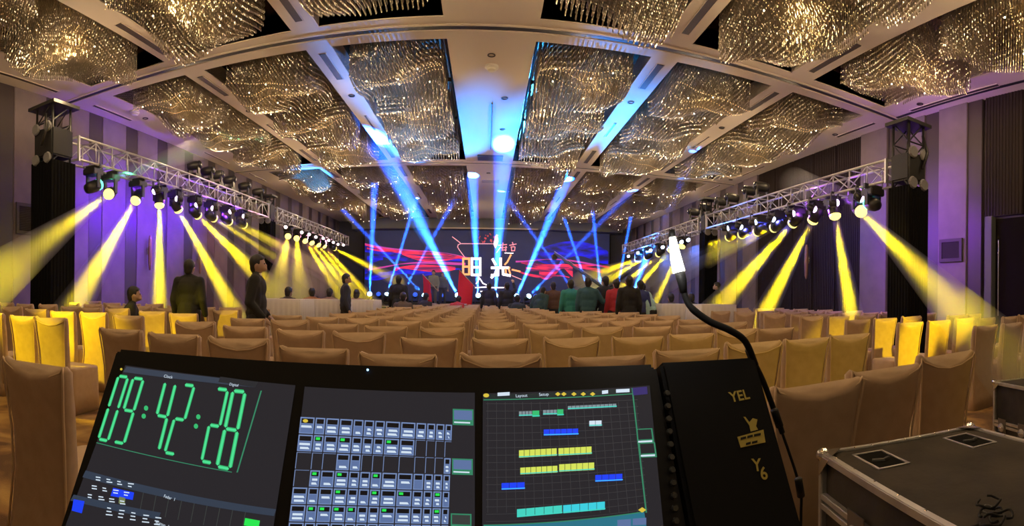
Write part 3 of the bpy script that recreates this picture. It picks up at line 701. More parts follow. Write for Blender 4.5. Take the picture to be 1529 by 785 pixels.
def person(label, x, y, face, jacket, trousers=(.02, .02, .025), pose='stand', h=1.0, z=None, arms=None, coat=False, vox=.016, hair=HAIR, lean=0.0, shirt=None, long_hair=False, group=None):
    """face: heading angle, 0 looks toward the stage (+Y)"""
    fz = floor_z(x) if z is None else z
    o = empty('person', (x, y, fz), face); o.scale = (h, h, h); tag(o, label, 'person', group)
    sit = pose == 'sit'; dz = -.43 if sit else 0
    hip, kn, an = .92 + dz, (.49 if not sit else .47), .08
    T = Matrix.Translation((0, 0, hip)) @ Matrix.Rotation(-lean, 4, 'X') @ Matrix.Translation((0, 0, -hip))
    U = lambda *p: tuple(T @ Vector(p))
    sh = 1.40 + dz
    J = {'neck': U(0, 0, 1.47 + dz), 'head': U(0, .015, 1.605 + dz), 'chest': U(0, 0, 1.25 + dz), 'waist': U(0, 0, 1.05 + dz)}
    arms = arms or {}
    legs = []
    for s in (-1, 1):
        if sit: legs.append(((s * .09, 0, hip), (s * .13, .42, kn + .02), (s * .13, .40, an)))
        elif pose == 'walk': legs.append(((s * .09, 0, hip), (s * .09, .06 + s * .12, kn), (s * .09, -.02 + s * .22, an + (.03 if s < 0 else 0))))
        else: legs.append(((s * .09, 0, hip), (s * .10, .02, kn), (s * .11, -.02, an)))
    arm = []
    for s, side in ((-1, 'L'), (1, 'R')):
        S = (s * .185, 0, sh); E_, W_ = arms.get(side, ((s * .245, -.03, sh - .29), (s * .255, .06, sh - .53)))
        if sit and side not in arms: E_, W_ = (s * .24, .05, sh - .27), (s * .16, .27, sh - .40)
        if side in arms: E_, W_ = (E_[0], E_[1], E_[2] + dz), (W_[0], W_[1], W_[2] + dz)
        arm.append((U(*S), U(*E_), U(*W_), s))
    B = MB()
    capsule(B, U(0, -.005, sh - .05), J['neck'], .06, .052); capsule(B, J['neck'], J['head'], .05, .055)
    B.ball(J['head'], .1, 14, 10, (.80, .98, 1.18)); hd = Vector(J['head'])
    B.ball(hd + Vector((0, .085, -.055)), .045, 8, 6, (.9, .9, .8)); B.ball(hd + Vector((0, .105, -.012)), .016, 6, 5, (.8, 1.2, 1.5))
    for s in (-1, 1): B.ball(hd + Vector((s * .082, -.005, -.015)), .024, 6, 5, (.45, .9, 1.3))
    B.ball(U(0, 0, 1.28 + dz), .17, 14, 9, (1.0, .66, 1.0)); B.ball(U(0, 0, 1.08 + dz), .15, 12, 8, (.95, .7, 1.1)); B.ball((0, 0, hip + .02), .155, 12, 8, (1.05, .75, .8))
    for (a, b, c) in legs:
        capsule(B, a, b, .085, .058); capsule(B, b, c, .056, .04); capsule(B, (c[0], c[1] - .03, .045), (c[0], c[1] + .13, .035), .038, .032)
    for (S, E_, W_, s) in arm:
        capsule(B, S, E_, .055, .043); capsule(B, E_, W_, .042, .03)
        d = (Vector(W_) - Vector(E_)).normalized(); side = d.cross(Vector((0, 1, 0)) if abs(d.y) < .8 else Vector((0, 0, 1))).normalized(); nrm = side.cross(d)
        pc = Vector(W_) + d * .055; capsule(B, Vector(W_), pc + d * .02, .028, .034)
        for f_ in range(4):
            k0 = pc + d * .03 + side * (f_ - 1.5) * .021; l1 = [.034, .042, .039, .03][f_]
            k1 = k0 + d * l1 + nrm * .006; k2 = k1 + d * l1 * .7 + nrm * .018
            capsule(B, k0, k1, .0105, .0095, 6); capsule(B, k1, k2, .0095, .0085, 6)
        th = pc - d * .02 + side * s * -.03; t1 = th + side * s * -.022 + d * .03; capsule(B, th, t1, .013, .011, 6); capsule(B, t1, t1 + d * .03 + nrm * .008, .011, .009, 6)
    body = remeshed(B, 'body', SKIN, o, min(vox, .013), 1)
    hm = MB(); hm.ball(hd + Vector((0, -.014, .03)), .108, 14, 10, (.82, .98, 1.04))
    if long_hair: hm.ball(hd + Vector((0, -.06, -.09)), .1, 12, 8, (.9, .6, 1.5))
    hv = [v for v in hm.v]
    hm.v = [(v[0], min(v[1], hd.y - .012 + .85 * (v[2] - hd.z)), v[2]) for v in hv]
    hm.ball(hd + Vector((0, -.052, -.035)), .078, 12, 8, (.92, .72, 1.05))
    for q in range(5): hm.ball(hd + Vector(((q - 2) * .024, .062 - .008 * abs(q - 2), .086 - .006 * abs(q - 2))), .027, 8, 6, (1, 1.1, .9))
    for s in (-1, 1): hm.ball(hd + Vector((s * .076, .012, .03)), .026, 8, 6, (.45, 1.1, 1.5))
    remeshed(hm, 'hair', hair, o, .011, 1)
    for s in (-1, 1): MB().ball(hd + Vector((s * .032, .088, .012)), .011, 6, 5).build('eye', mat('eye_dark', (.02, .015, .012), .3), o, smooth=True)
    J_ = MB()
    J_.ball(U(0, -.005, 1.30 + dz), .195, 14, 9, (1.0, .70, .95)); J_.ball(U(0, 0, 1.10 + dz), .18, 14, 9, (1.0, .78, 1.1)); J_.ball(U(0, 0, .98 + dz), .18, 12, 8, (1.03, .80, .7))
    capsule(J_, U(0, -.01, sh + .0), U(0, -.005, sh + .075), .085, .066)
    capsule(J_, U(-.16, -.005, sh - .015), U(.16, -.005, sh - .015), .082, .082); capsule(J_, U(-.15, 0, sh - .1), U(-.13, 0, sh - .32), .085, .08); capsule(J_, U(.15, 0, sh - .1), U(.13, 0, sh - .32), .085, .08)
    for s in (-1, 1): capsule(J_, U(s * .17, -.005, sh - .01), U(s * .05, -.005, sh + .06), .07, .05)
    for (S, E_, W_, s) in arm:
        capsule(J_, S, E_, .074, .062); capsule(J_, E_, Vector(W_) - (Vector(W_) - Vector(E_)).normalized() * .02, .06, .046)
    if coat and not sit: capsule(J_, U(0, 0, .98), (0, -.005, .62), .175, .185)
    jm = mat('cloth_%02d%02d%02d' % tuple(int(c * 99) for c in jacket), jacket, .85, bump=.25, bump_scale=14)
    remeshed(J_, 'coat' if coat else 'jacket', jm, o, vox, 3)
    if shirt:
        MB().lathe([(.072, -.02), (.066, .03), (.062, .03)], 12, Vector(J['neck']) + Vector((0, -.002, -.01))).build('collar', mat('shirt_%02d' % int(shirt[0] * 99), shirt, .7), o, smooth=True)
    Tm = MB(); Tm.ball((0, 0, hip + .0), .17, 12, 8, (1.05, .8, .8))
    for (a, b, c) in legs: capsule(Tm, a, b, .105, .08); capsule(Tm, b, (c[0], c[1], c[2] + .03), .078, .062)
    remeshed(Tm, 'trousers', mat('cloth_%02d%02d%02d' % tuple(int(c * 99) for c in trousers), trousers, .85), o, vox, 3)
    for (a, b, c) in legs:
        sm = MB(); capsule(sm, (c[0], c[1] - .04, .05), (c[0], c[1] + .15, .04), .05, .042); sm.v = [(v[0], v[1], max(v[2], 0.0)) for v in sm.v]
        sm.build('shoe', M_BLACK, o, smooth=True)
    return o
BLK = (.013, .013, .015)
def pf(px_, R, **k):   # feet position from the column of the photo and a distance
    p = at(px_, PY0, R=R); return p.x, p.y
x, y = -5.07, 6.0; person('seated man in a dark jacket among the left chairs, head turned toward the stage', x, y, -.9, BLK, pose='sit', lean=.1, vox=.014)
x, y = pf(282, 7.85); person('standing man seen from behind in a long black hooded coat by the left chairs', x, y, .18, BLK, coat=True, vox=.014, h=1.0)
x, y = pf(383, 6.7); person('standing man in a black suit and pale collar, side view, in the left aisle', x, y, -1.25, BLK, vox=.014, shirt=(.7, .66, .6), h=1.01, arms={'L': ((-.25, -.05, 1.12), (-.17, .14, .93)), 'R': ((.25, -.06, 1.12), (.19, .12, .92))})
x, y = pf(516, 12.3); person('man in a dark suit walking behind the yellow lit table', x, y, -1.2, (.03, .035, .06), pose='walk', shirt=(.6, .6, .6))
for i, (px_, R, c, lab) in enumerate([(428, 13.0, (.05, .04, .05), 'seated person at the left table edge, dark hair rim lit yellow'), (491, 14.4, (.30, .20, .18), 'seated person in a pinkish top with rim lit hair at the yellow table'), (532, 14.9, (.42, .26, .22), 'seated person in a pale pink top at the right end of the yellow table'),
                                      (466, 14.2, (.40, .17, .06), 'seated person in an orange brown top at the yellow table')]):
    x, y = pf(px_, R); person(lab, x, y, -.2 + .2 * i, c, pose='sit', long_hair=(i == 2), lean=.1, h=1.07)
x, y = pf(595, 14.8); person('standing man in a black coat with his back to the viewer before the stage', x, y, -.1, BLK, coat=True, h=1.05)
x, y = pf(602, 13.5); person('dark haired head of a person seated in front of the black coated man', x, y, 0, (.12, .09, .08), pose='sit', h=1.02)
x, y = pf(647, 25.2); person('person in olive grey clothes standing on stage beside the small flag', x, y, 2.9, (.28, .30, .22), (.12, .12, .1), z=.745, h=1.03)
x, y = pf(661, 26.0); person('person in dim grey clothes standing on stage at the back', x, y, 3.3, (.14, .15, .17), (.06, .06, .07), z=.745, h=1.0)
x, y = pf(678, 17.0); person('hunched person in a red jacket under the larger red flag', x, y, -.4, (.5, .05, .05), pose='sit', lean=.5, h=1.05)
x, y = pf(630, 16.0); person('seated person with a bowed dark head left of the small flag', x, y, -.5, (.03, .025, .03), pose='sit', lean=.3, h=1.05)
x, y = pf(730, 17.5); person('slim dark figure standing in front of the lit characters', x, y, 0, (.03, .03, .04), h=1.0)
x, y = pf(757, 16.5); person('dark figure with raised arm right of the lit characters', x, y, .2, (.02, .02, .025), arms={'R': ((.3, .1, 1.5), (.26, .22, 1.72))})
x, y = pf(770, 15.0); person('crouching dark figure at the end of the centre seats', x, y, -.3, (.03, .04, .04), pose='sit', lean=.3, h=1.05)
x, y = pf(803, 14.6); person('bent dark figure with green light on the shoulder', x, y, -.6, (.02, .05, .04), lean=.5, h=.95)
x, y = pf(826, 15.0); person('dark figure in a brown jacket standing left of the teal jacket', x, y, .1, (.10, .05, .035), h=.98)
x, y = pf(852, 12.6); person('person in a loose teal hooded jacket among the right group', x, y, .1, (.03, .22, .20), coat=True, h=.98)
x, y = pf(878, 12.0); person('person in a dark blue puffer jacket reaching out an arm', x, y, -.3, (.03, .09, .12), arms={'R': ((.34, .12, 1.16), (.56, .28, 1.22))}, h=1.0)
x, y = pf(904, 12.8); person('person in a black coat standing between blue puffer and red jacket', x, y, .3, (.02, .02, .025), coat=True, h=1.03)
x, y = pf(920, 12.2); person('person in a red jacket among the right group', x, y, .1, (.42, .03, .05), h=.98)
x, y = pf(939, 11.2); person('stout person in a black jacket with back turned, nearest of the right group', x, y, -.05, BLK, coat=True, h=1.0)
x, y = pf(956, 12.2); person('person in a navy blue jacket right of the stout black jacket', x, y, .2, (.03, .04, .16), h=.96)
x, y = pf(975, 12.4); person('person in a pale cyan shirt bending at the right end of the group', x, y, .9, (.35, .55, .6), lean=.45, h=.97)
x, y = pf(1002, 14.2); person('seated person in grey beside the right table behind the lamp', x, y, 0, (.10, .09, .09), pose='sit', h=1.05)
x, y = pf(1032, 14.6); person('seated person in a dark jacket behind the blue lit table', x, y, .3, (.02, .02, .03), pose='sit', h=1.05)
x, y = pf(1071, 15.0); person('standing person in dark clothes in front of the right wall', x, y, .9, (.02, .02, .035), h=.98)

# red flags held on the stage front
def flag(lab, foot, tip, w, hgt, Y, side):
    a, b = at(foot[0], foot[1], Y=Y), at(tip[0], tip[1], Y=Y)
    o = empty('red_flag', a); tag(o, lab, 'flag', 'red flags by the stage')
    MB().tube([(0, 0, 0), b - a], .016, 8).build('flagpole', mat('flagpole_wood', (.55, .42, .22), .5), o)
    mb = MB(); n, m_ = 9, 9; v = []
    d = (b - a).normalized()
    for i in range(n):
        for j in range(m_):
            s, t = i / (n - 1), j / (m_ - 1)
            p = (b - a) - d * (s * w) + Vector((side * (hgt * .16 * t + .05 * sin(3 * t + s * 4)), .05 * sin(5 * s + 3 * t), -hgt * t * (.85 + .15 * sin(s * 3))))
            v.append(p)
    mb.add(v, [(i * m_ + j, i * m_ + j + 1, (i + 1) * m_ + j + 1, (i + 1) * m_ + j) for i in range(n - 1) for j in range(m_ - 1)])
    f = mb.build('flag_cloth', mat('flag_red', (.65, .012, .02), .7), o, smooth=True)
    sd = f.modifiers.new('t', 'SOLIDIFY'); sd.thickness = .008
flag('smaller red flag hanging from a slanted pole left of the stage centre', (652, 432), (631, 409), .6, 1.05, 24.6, .3)
flag('larger red flag hanging from a slanted pole by the lit characters', (710, 429), (686, 403), .8, 1.35, 20.5, -.3)
# camera crane arm reaching over the right group
ca, cb = at(905, 432, Y=13.4), at(828, 378, Y=16.2)
jib = empty('camera_crane', (ca.x, ca.y, floor_z(ca.x))); tag(jib, 'dark camera crane arm reaching up over the right group of people', 'camera crane')
J0 = Vector((0, 0, ca.z - floor_z(ca.x))); JD = (cb - ca)
MB().tube([J0 - JD * .15, J0 + JD], [.05, .03], 8).build('arm', mat('jib_dark', (.03, .05, .06), .4), jib, smooth=True)
MB().tube([J0 - JD * .15 + Vector((0, 0, .1)), J0 + JD + Vector((0, 0, .06))], .008, 6).build('guide_wire', M_TRUSS, jib)
MB().tube([(0, 0, 0.0), J0], .04, 8).build('post', M_BODY, jib)
for k in range(3): MB().tube([(0, 0, .6), (.5 * cos(k * 2.1), .5 * sin(k * 2.1), .01)], .02, 6).build('leg', M_BODY, jib)
MB().cbox(J0 - JD * .15, (.22, .16, .22)).build('counterweight', M_BODY, jib, bevel=.02)
MB().cbox(J0 + JD + Vector((0, 0, -.12)), (.16, .24, .16)).build('camera_head', M_BODY, jib, bevel=.02)
bpy.context.view_layer.update()
dg = bpy.context.evaluated_depsgraph_get()
for o in REMESH:
    me = bpy.data.meshes.new_from_object(o.evaluated_get(dg)); me.name = o.name
    old = o.data
    o.modifiers.clear(); o.data = me
    for p_ in me.polygons: p_.use_smooth = True

# ================================================================ STAGE SCREEN
SY = 29.85
def sp(px_, py_, dy=0.0): return at(px_, py_, Y=SY) + Vector((0, -dy, 0))
tl, br = sp(541, 345), sp(912, 470)
SX0, SX1, SZ0, SZ1 = -7.3, 7.3, .95, 5.12
led = empty('led_wall', (0, SY, SZ0)); tag(led, 'giant stage screen showing bold characters, red ribbons and blue paint on navy', 'screen')
def screen_mat():
    m = bpy.data.materials.new('led_picture'); m.use_nodes = True; nt = m.node_tree; b = nt.nodes['Principled BSDF']
    b.inputs['Base Color'].default_value = (.01, .01, .02, 1); b.inputs['Roughness'].default_value = .5
    tc = nt.nodes.new('ShaderNodeTexCoord'); mp = nt.nodes.new('ShaderNodeMapping'); mp.inputs['Scale'].default_value = (.16, 1, .7)
    n = nt.nodes.new('ShaderNodeTexNoise'); n.inputs['Scale'].default_value = 1.2; n.inputs['Detail'].default_value = 3
    r = nt.nodes.new('ShaderNodeValToRGB'); e = r.color_ramp.elements
    e[0].position = .35; e[0].color = (.005, .007, .025, 1); e[1].position = .75; e[1].color = (.014, .018, .065, 1)
    nt.links.new(tc.outputs['Object'], mp.inputs[0]); nt.links.new(mp.outputs[0], n.inputs['Vector']); nt.links.new(n.outputs['Fac'], r.inputs[0]); nt.links.new(r.outputs[0], b.inputs['Emission Color'])
    b.inputs['Emission Strength'].default_value = 1.0; m.cycles.emission_sampling = 'NONE'
    return m
MB().box((SX0, 0, 0), (SX1, .1, SZ1 - SZ0)).build('panel', screen_mat(), led)
MB().box((SX0 - .1, .02, -.1), (SX1 + .1, .15, SZ1 - SZ0 + .08)).build('frame', M_BLACK, led)
LO = Vector((0, SY, SZ0))
def plate(name, pts, m, dy, parent=led):
    return MB().poly([sp(*p) + Vector((0, -dy, 0)) - LO for p in pts], (0, .004, 0)).build(name, m, parent)
def stroke(mb, pts, w, dy):
    for a, b in zip(pts[:-1], pts[1:]):
        A, B_ = sp(*a), sp(*b); d = (B_ - A); d.y = 0; L = d.length; d.normalize(); n = Vector((-d.z, 0, d.x)) * (w * SY / F / 2)
        A = A - d * w * SY / F * .2; B_ = B_ + d * w * SY / F * .2
        mb.poly([q + Vector((0, -dy, 0)) - LO for q in (A - n, B_ - n, B_ + n, A + n)], (0, .004, 0))
G = lambda x_, y_: (660 + x_ / 7.846, 340 + y_ / 7.846)
W_ORANGE, W_WHITE, W_PINK, W_RED, W_BLUE = glow('led_orange', (1, .36, .12), 1.5), glow('led_white', (1, .88, .92), 2.2), glow('led_pink', (1, .42, .45), .9), glow('led_red', (1, .03, .07), .8), glow('led_blue', (.005, .01, .85), .9)
def paint_mat(name, c0, c1, scale, stretch):
    m = bpy.data.materials.new(name); m.use_nodes = True; nt = m.node_tree; b = nt.nodes['Principled BSDF']; b.inputs['Base Color'].default_value = (.01, .01, .02, 1)
    tc = nt.nodes.new('ShaderNodeTexCoord'); mp = nt.nodes.new('ShaderNodeMapping'); mp.inputs['Scale'].default_value = stretch
    n = nt.nodes.new('ShaderNodeTexNoise'); n.inputs['Scale'].default_value = scale; n.inputs['Detail'].default_value = 4; n.inputs['Distortion'].default_value = .8
    r = nt.nodes.new('ShaderNodeValToRGB'); e = r.color_ramp.elements; e[0].position = .4; e[0].color = (*c0, 1); e[1].position = .6; e[1].color = (*c1, 1)
    nt.links.new(tc.outputs['Object'], mp.inputs[0]); nt.links.new(mp.outputs[0], n.inputs['Vector']); nt.links.new(n.outputs['Fac'], r.inputs[0]); nt.links.new(r.outputs[0], b.inputs['Emission Color'])
    b.inputs['Emission Strength'].default_value = 1.0; m.cycles.emission_sampling = 'NONE'; return m
W_BLUE = paint_mat('led_blue_paint', (.004, .005, .06), (.004, .006, .85), 1.1, (.5, 1, 2.2)); W_RED = paint_mat('led_red_paint', (.16, .008, .08), (1.5, .03, .09), 1.6, (.35, 1, 2.5))
W_MAG = glow('led_magenta', (.75, .06, .45), .7); W_FIRE = glow('led_fire', (1, .25, .1), 1.1)
def strokes(name, m, lst, w, dy=.03):
    mb = MB()
    for l in lst: stroke(mb, [G(*p) for p in l], w, dy)
    mb.build(name, m, led)
strokes('character_left_half', W_ORANGE, [[(248, 352), (248, 550)], [(318, 352), (318, 550)], [(248, 362), (318, 362)], [(248, 455), (318, 455)], [(248, 545), (318, 545)]], 3.0)
strokes('character_right_half', W_WHITE, [[(350, 352), (350, 555)], [(447, 352), (447, 560)], [(350, 362), (447, 362)], [(350, 462), (447, 462)], [(350, 552), (447, 552)]], 3.4)
strokes('character_light', W_WHITE, [[(686, 355), (686, 470)], [(592, 365), (628, 432)], [(578, 468), (780, 468)], [(650, 475), (620, 545), (578, 585)], [(578, 555), (625, 555)], [(712, 475), (716, 545), (800, 560)], [(655, 475), (655, 560)]], 3.6)
strokes('character_light_warm', W_ORANGE, [[(808, 315), (765, 400), (735, 432)], [(745, 468), (795, 468)], [(745, 480), (750, 540)], [(780, 480), (800, 540)], [(820, 490), (915, 512)]], 2.4)
strokes('outline', W_PINK, [[(120, 105), (160, 135), (215, 178)], [(270, 350), (200, 255), (183, 225), (190, 198), (220, 186), (640, 188)], [(820, 560), (930, 605)]], 1.2)
strokes('calligraphy', glow('led_coral', (1, .30, .35), 1.1), [[(640, 290), (690, 220)], [(660, 205), (760, 195)], [(715, 175), (705, 270)], [(690, 235), (760, 230)], [(700, 262), (755, 258)], [(750, 215), (745, 275)], [(790, 205), (870, 190)], [(825, 170), (835, 205)], [(805, 225), (850, 222)], [(812, 225), (815, 270), (850, 268), (855, 222)]], 1.3)
strokes('small_lettering', W_WHITE, [[(735, 295), (760, 295)], [(766, 296), (790, 296)], [(796, 297), (835, 297)]], 1.2)
strokes('person_character', W_WHITE, [[(432, 575), (425, 620), (400, 655)], [(440, 590), (480, 650), (520, 668)], [(388, 700), (440, 697)], [(447, 697), (518, 694)], [(572, 700), (640, 700)], [(648, 700), (722, 700)], [(452, 745), (512, 743)], [(555, 748), (610, 748)]], 1.6)
fr = random.Random(5); mb = MB()
for i in range(26):
    a, b = fr.uniform(430, 660), fr.uniform(70, 175); s = fr.uniform(6, 17) * (1 - abs(a - 590) / 320)
    mb.poly([sp(*G(a + s * cos(k * 1.05 + i), b + s * 1.2 * sin(k * 1.05 + i)), .03) - LO for k in range(6)], (0, .004, 0))
mb.build('sparks', glow('led_spark', (.9, .10, .09), .55), led)
mb = MB(); mb.poly([sp(*G(*p), .036) - LO for p in [(600, 190), (612, 150), (620, 105), (640, 75), (652, 110), (660, 150), (650, 200), (625, 245)]], (0, .004, 0)); mb.build('flame', glow('led_flame', (1, .62, .42), 1.5), led)
def ribbon(name, m, x0, x1, f0, f1, dy, n=40):
    top, bot = [], []
    for i in range(n + 1):
        t = i / n; x_ = x0 + (x1 - x0) * t; top.append(sp(x_, f0(t), dy) - LO); bot.append(sp(x_, f1(t), dy) - LO)
    v = top + bot; k = n + 1
    MB().add(v, [(i, i + 1, k + i + 1, k + i) for i in range(n)]).build(name, m, led)
# left sweep
ribbon('blue_paint', W_BLUE, 545, 690, lambda t: 366 + 12 * sin(t * 2.2) + 8 * t, lambda t: 376 + 15 * sin(t * 2.4) + 4 * t, .010)
ribbon('blue_paint', W_BLUE, 545, 650, lambda t: 400 + 6 * sin(t * 6), lambda t: 417 - 10 * t + 3 * sin(t * 9), .011)
ribbon('blue_paint', W_BLUE, 548, 572, lambda t: 382, lambda t: 390 + 2 * sin(t * 5), .012)
ribbon('blue_paint', W_BLUE, 648, 690, lambda t: 398 + 3 * t, lambda t: 405 - 3 * t, .012)
def rib2(name, m, x0, x1, base, amp, ph, w, dy):
    ribbon(name, m, x0, x1, lambda t: base(t) + amp * sin(t * 5 + ph), lambda t: base(t) + amp * sin(t * 5 + ph) + w * (.3 + abs(sin(t * 3.2 + ph))), dy)
rib2('red_ribbon', W_RED, 545, 695, lambda t: 364 + 22 * t, 2.5, .2, 3.2, .016); rib2('red_ribbon', W_RED, 548, 690, lambda t: 366 + 20 * t, 4, 1.0, 2.0, .018)
rib2('magenta_ribbon', W_MAG, 545, 700, lambda t: 361 + 25 * t, 3, .7, 1.6, .020); rib2('magenta_ribbon', W_MAG, 550, 695, lambda t: 398 - 8 * t, 3, 2.1, 3.0, .019)
rib2('red_ribbon', W_RED, 590, 680, lambda t: 399 - 4 * t, 2.5, 2.8, 8.0, .017); rib2('red_ribbon', W_RED, 600, 690, lambda t: 378 + 8 * t, 2, 0, 6, .015)
# right sweep
ribbon('blue_paint', W_BLUE, 800, 908, lambda t: 376 - 16 * sin(t * 3.1) ** .8 if 0 < t < 1 else 376, lambda t: 388 + 6 * sin(t * 8), .010)
rib2('red_ribbon', W_RED, 778, 910, lambda t: 388 + 12 * t, 3, .4, 5, .016); rib2('red_ribbon', W_RED, 785, 900, lambda t: 396 + 6 * t, 3, 1.4, 4, .018)
rib2('red_ribbon', W_RED, 805, 855, lambda t: 394 + 4 * t, 3, .9, 15, .017); rib2('magenta_ribbon', W_MAG, 770, 900, lambda t: 386 + 8 * t, 3.5, 2.0, 2, .020); rib2('red_ribbon', W_RED, 770, 850, lambda t: 402 + 14 * t, 3, .2, 3, .015)
# daylight of the screen itself
l = bpy.data.lights.new('screen_glow', 'AREA'); l.energy = 40; l.color = (.35, .3, 1); l.shape = 'RECTANGLE'; l.size = 13; l.size_y = 3.4
o = link('screen_glow', l, led, Matrix.Translation((0, -.12, 2)) @ Matrix.Rotation(pi / 2, 4, 'X'))

# ================================================================ LIGHTING CONSOLE
PSI = -.08; FD = Vector((sin(PSI), cos(PSI), 0)); ED = Vector((cos(PSI), -sin(PSI), 0))
TOPC = FD * .75 + Vector((0, 0, CAMZ - .103)); DN = (Vector((0, 0, -.273)) - FD * .145).normalized(); NR = ED.cross(DN).normalized()
if NR.dot(FD) > 0: NR = -NR
UP = -DN
def onp(px_, py_, lift=0.0):
    d = ray(px_, py_); o_ = TOPC + NR * lift; c = Vector((0, 0, CAMZ))
    k = (o_ - c).dot(NR) / d.dot(NR); return c + d * k
CON = TOPC - Vector((0, 0, TOPC.z - .76)); con = empty('lighting_console', CON); tag(con, 'black lighting control console with three lit touch screens in the foreground', 'console')
def loc(p): return Vector(p) - CON
def slab(name, s0, s1, v0, v1, t0, t1, m, bevel=0, parent=con):
    q = [TOPC + ED * s + DN * v for s, v in ((s0, v0), (s1, v0), (s1, v1), (s0, v1))]
    return MB().poly([loc(p + NR * t1) for p in q], NR * (t0 - t1)).build(name, m, parent, bevel=bevel)
def sv(px_, py_):
    p = onp(px_, py_) - TOPC; return p.dot(ED), p.dot(DN)
S0 = sv(172, 519)[0]; S1 = sv(1126, 530)[0]; SM = sv(987, 580)[0]
VB = .47
slab('housing', S0, SM + .002, 0, VB, -.055, 0, M_BLACK, .008)
slab('end_module', SM + .006, S1, .0, VB, -.06, .004, mat('module_black', (.006, .006, .007), .75, spec=.15), .006)
# desk section below the screens
MB().poly([loc(TOPC + ED * S0 + DN * VB), loc(TOPC + ED * S1 + DN * VB), loc(TOPC + ED * S1 + DN * VB - FD * .24 - Vector((0, 0, .03))), loc(TOPC + ED * S0 + DN * VB - FD * .24 - Vector((0, 0, .03)))], (0, 0, -.04)).build('fader_desk', M_BLACK, con, bevel=.005)
MB().poly([loc(TOPC + ED * (S0 + .02) + FD * .02 + Vector((0, 0, -.05))), loc(TOPC + ED * (S1 - .02) + FD * .02 + Vector((0, 0, -.05))), loc(Vector((TOPC.x, TOPC.y, .765)) + ED * (S1 - .02)), loc(Vector((TOPC.x, TOPC.y, .765)) + ED * (S0 + .02))], FD * .05).build('rear_housing', M_BLACK, con)
for s in (S0 + .1, S1 - .12): MB().poly([loc(TOPC + ED * s + DN * .1 - NR * .06), loc(TOPC + ED * s + DN * .44 - NR * .06), loc(Vector((TOPC + ED * s + DN * .44 - NR * .06).xy.to_3d() + Vector((0, 0, .762)))), loc(Vector((TOPC + ED * s).xy.to_3d()) + FD * .05 + Vector((0, 0, .762)))], ED * .02).build('support_bracket', M_BODY, con)
def pquad(mb, pts, lift, th=.0004): mb.poly([loc(onp(a, b, lift)) for a, b in pts], NR * -th)
def gquad(name, pts, m, lift, parent):
    mb = MB(); pquad(mb, pts, lift); return mb.build(name, m, parent)
GLASS = mat('display_dark', (.006, .006, .007), .5, spec=.12, emit=(.022, .020, .024), strength=1.0)
s1 = gquad('screen', [(187, 545), (441, 575), (406, 800), (92, 800)], GLASS, .0012, con); s1['label'] = 'left screen showing a green clock'
s2 = gquad('screen', [(455, 577), (709, 586), (709, 800), (428, 800)], GLASS, .0012, con); s2['label'] = 'middle screen full of blue buttons'
s3 = gquad('screen', [(721, 587), (970, 575), (992, 800), (720, 800)], GLASS, .0012, con); s3['label'] = 'right screen with coloured bars'
U_BAR, U_BLUE, U_WHITE, U_GREEN, U_LIME = glow('ui_bar', (.03, .045, .075), 1.0), glow('ui_blue', (.01, .05, .9), 1.0), glow('ui_white', (.6, .72, .85), 1.0), glow('ui_green', (.03, .48, .16), 1.0), glow('ui_lime', (.02, .75, .08), 1.0)
U_LINE = glow('ui_line', (.05, .06, .06), .7); U_CELL = glow('ui_cell', (.10, .16, .34), 1.0); U_FRAME = glow('ui_frame', (.16, .24, .46), 1.0); U_YEL = glow('ui_yellow', (.62, .72, .10), 1.0); U_CYAN = glow('ui_cyan', (.05, .62, .52), 1.0); U_TEAL = glow('ui_teal', (.02, .16, .24), 1.0); U_EDGE = glow('ui_edge', (.03, .22, .12), 1.0); U_GOLD = glow('ui_gold', (.65, .5, .05), 1.0)
gquad('title_bar', [(189, 547), (385, 570), (381, 578), (184, 555)], U_BAR, .002, s1)
gquad('title_bar', [(329, 562), (385, 570), (381, 578), (326, 570)], glow('ui_bar2', (.015, .018, .025), 1.0), .0024, s1)
def text(body, px_, py_, hpx, m, parent, lift=.0028, rot=0, name='lettering', bold=.0):
    c = bpy.data.curves.new('t', 'FONT'); c.body = body; c.size = 1; c.extrude = .0; c.offset = bold; c.align_x = 'LEFT'
    tmp = bpy.data.objects.new('t', c); col.objects.link(tmp); bpy.context.view_layer.update()
    me = bpy.data.meshes.new_from_object(tmp.evaluated_get(bpy.context.evaluated_depsgraph_get())); bpy.data.objects.remove(tmp)
    me.materials.clear(); me.materials.append(m); me.name = name
    p = onp(px_, py_, lift); s = hpx / .7 * (p - Vector((0, 0, CAMZ))).length / F
    M = Matrix((( *ED, 0), (*UP, 0), (*NR, 0), (0, 0, 0, 1))).transposed()
    M = Matrix.Translation(loc(p)) @ M @ Matrix.Rotation(rot, 4, 'Z') @ Matrix.Diagonal((s, s, s, 1))
    return link(name, me, parent, M)
text('Clock', 244, 563, 4.5, U_WHITE, s1, rot=-.05); text('Digital', 342, 575, 4, U_WHITE, s1, rot=-.05)
mb = MB(); mb.ball(loc(onp(181, 551, .003)), .0022, 8, 6); mb.build('status_dot', U_GOLD, s1)
SEG = {'0': 'abcdef', '9': 'abcdfg', '4': 'bcfg', '2': 'abdeg', '8': 'abcdefg'}
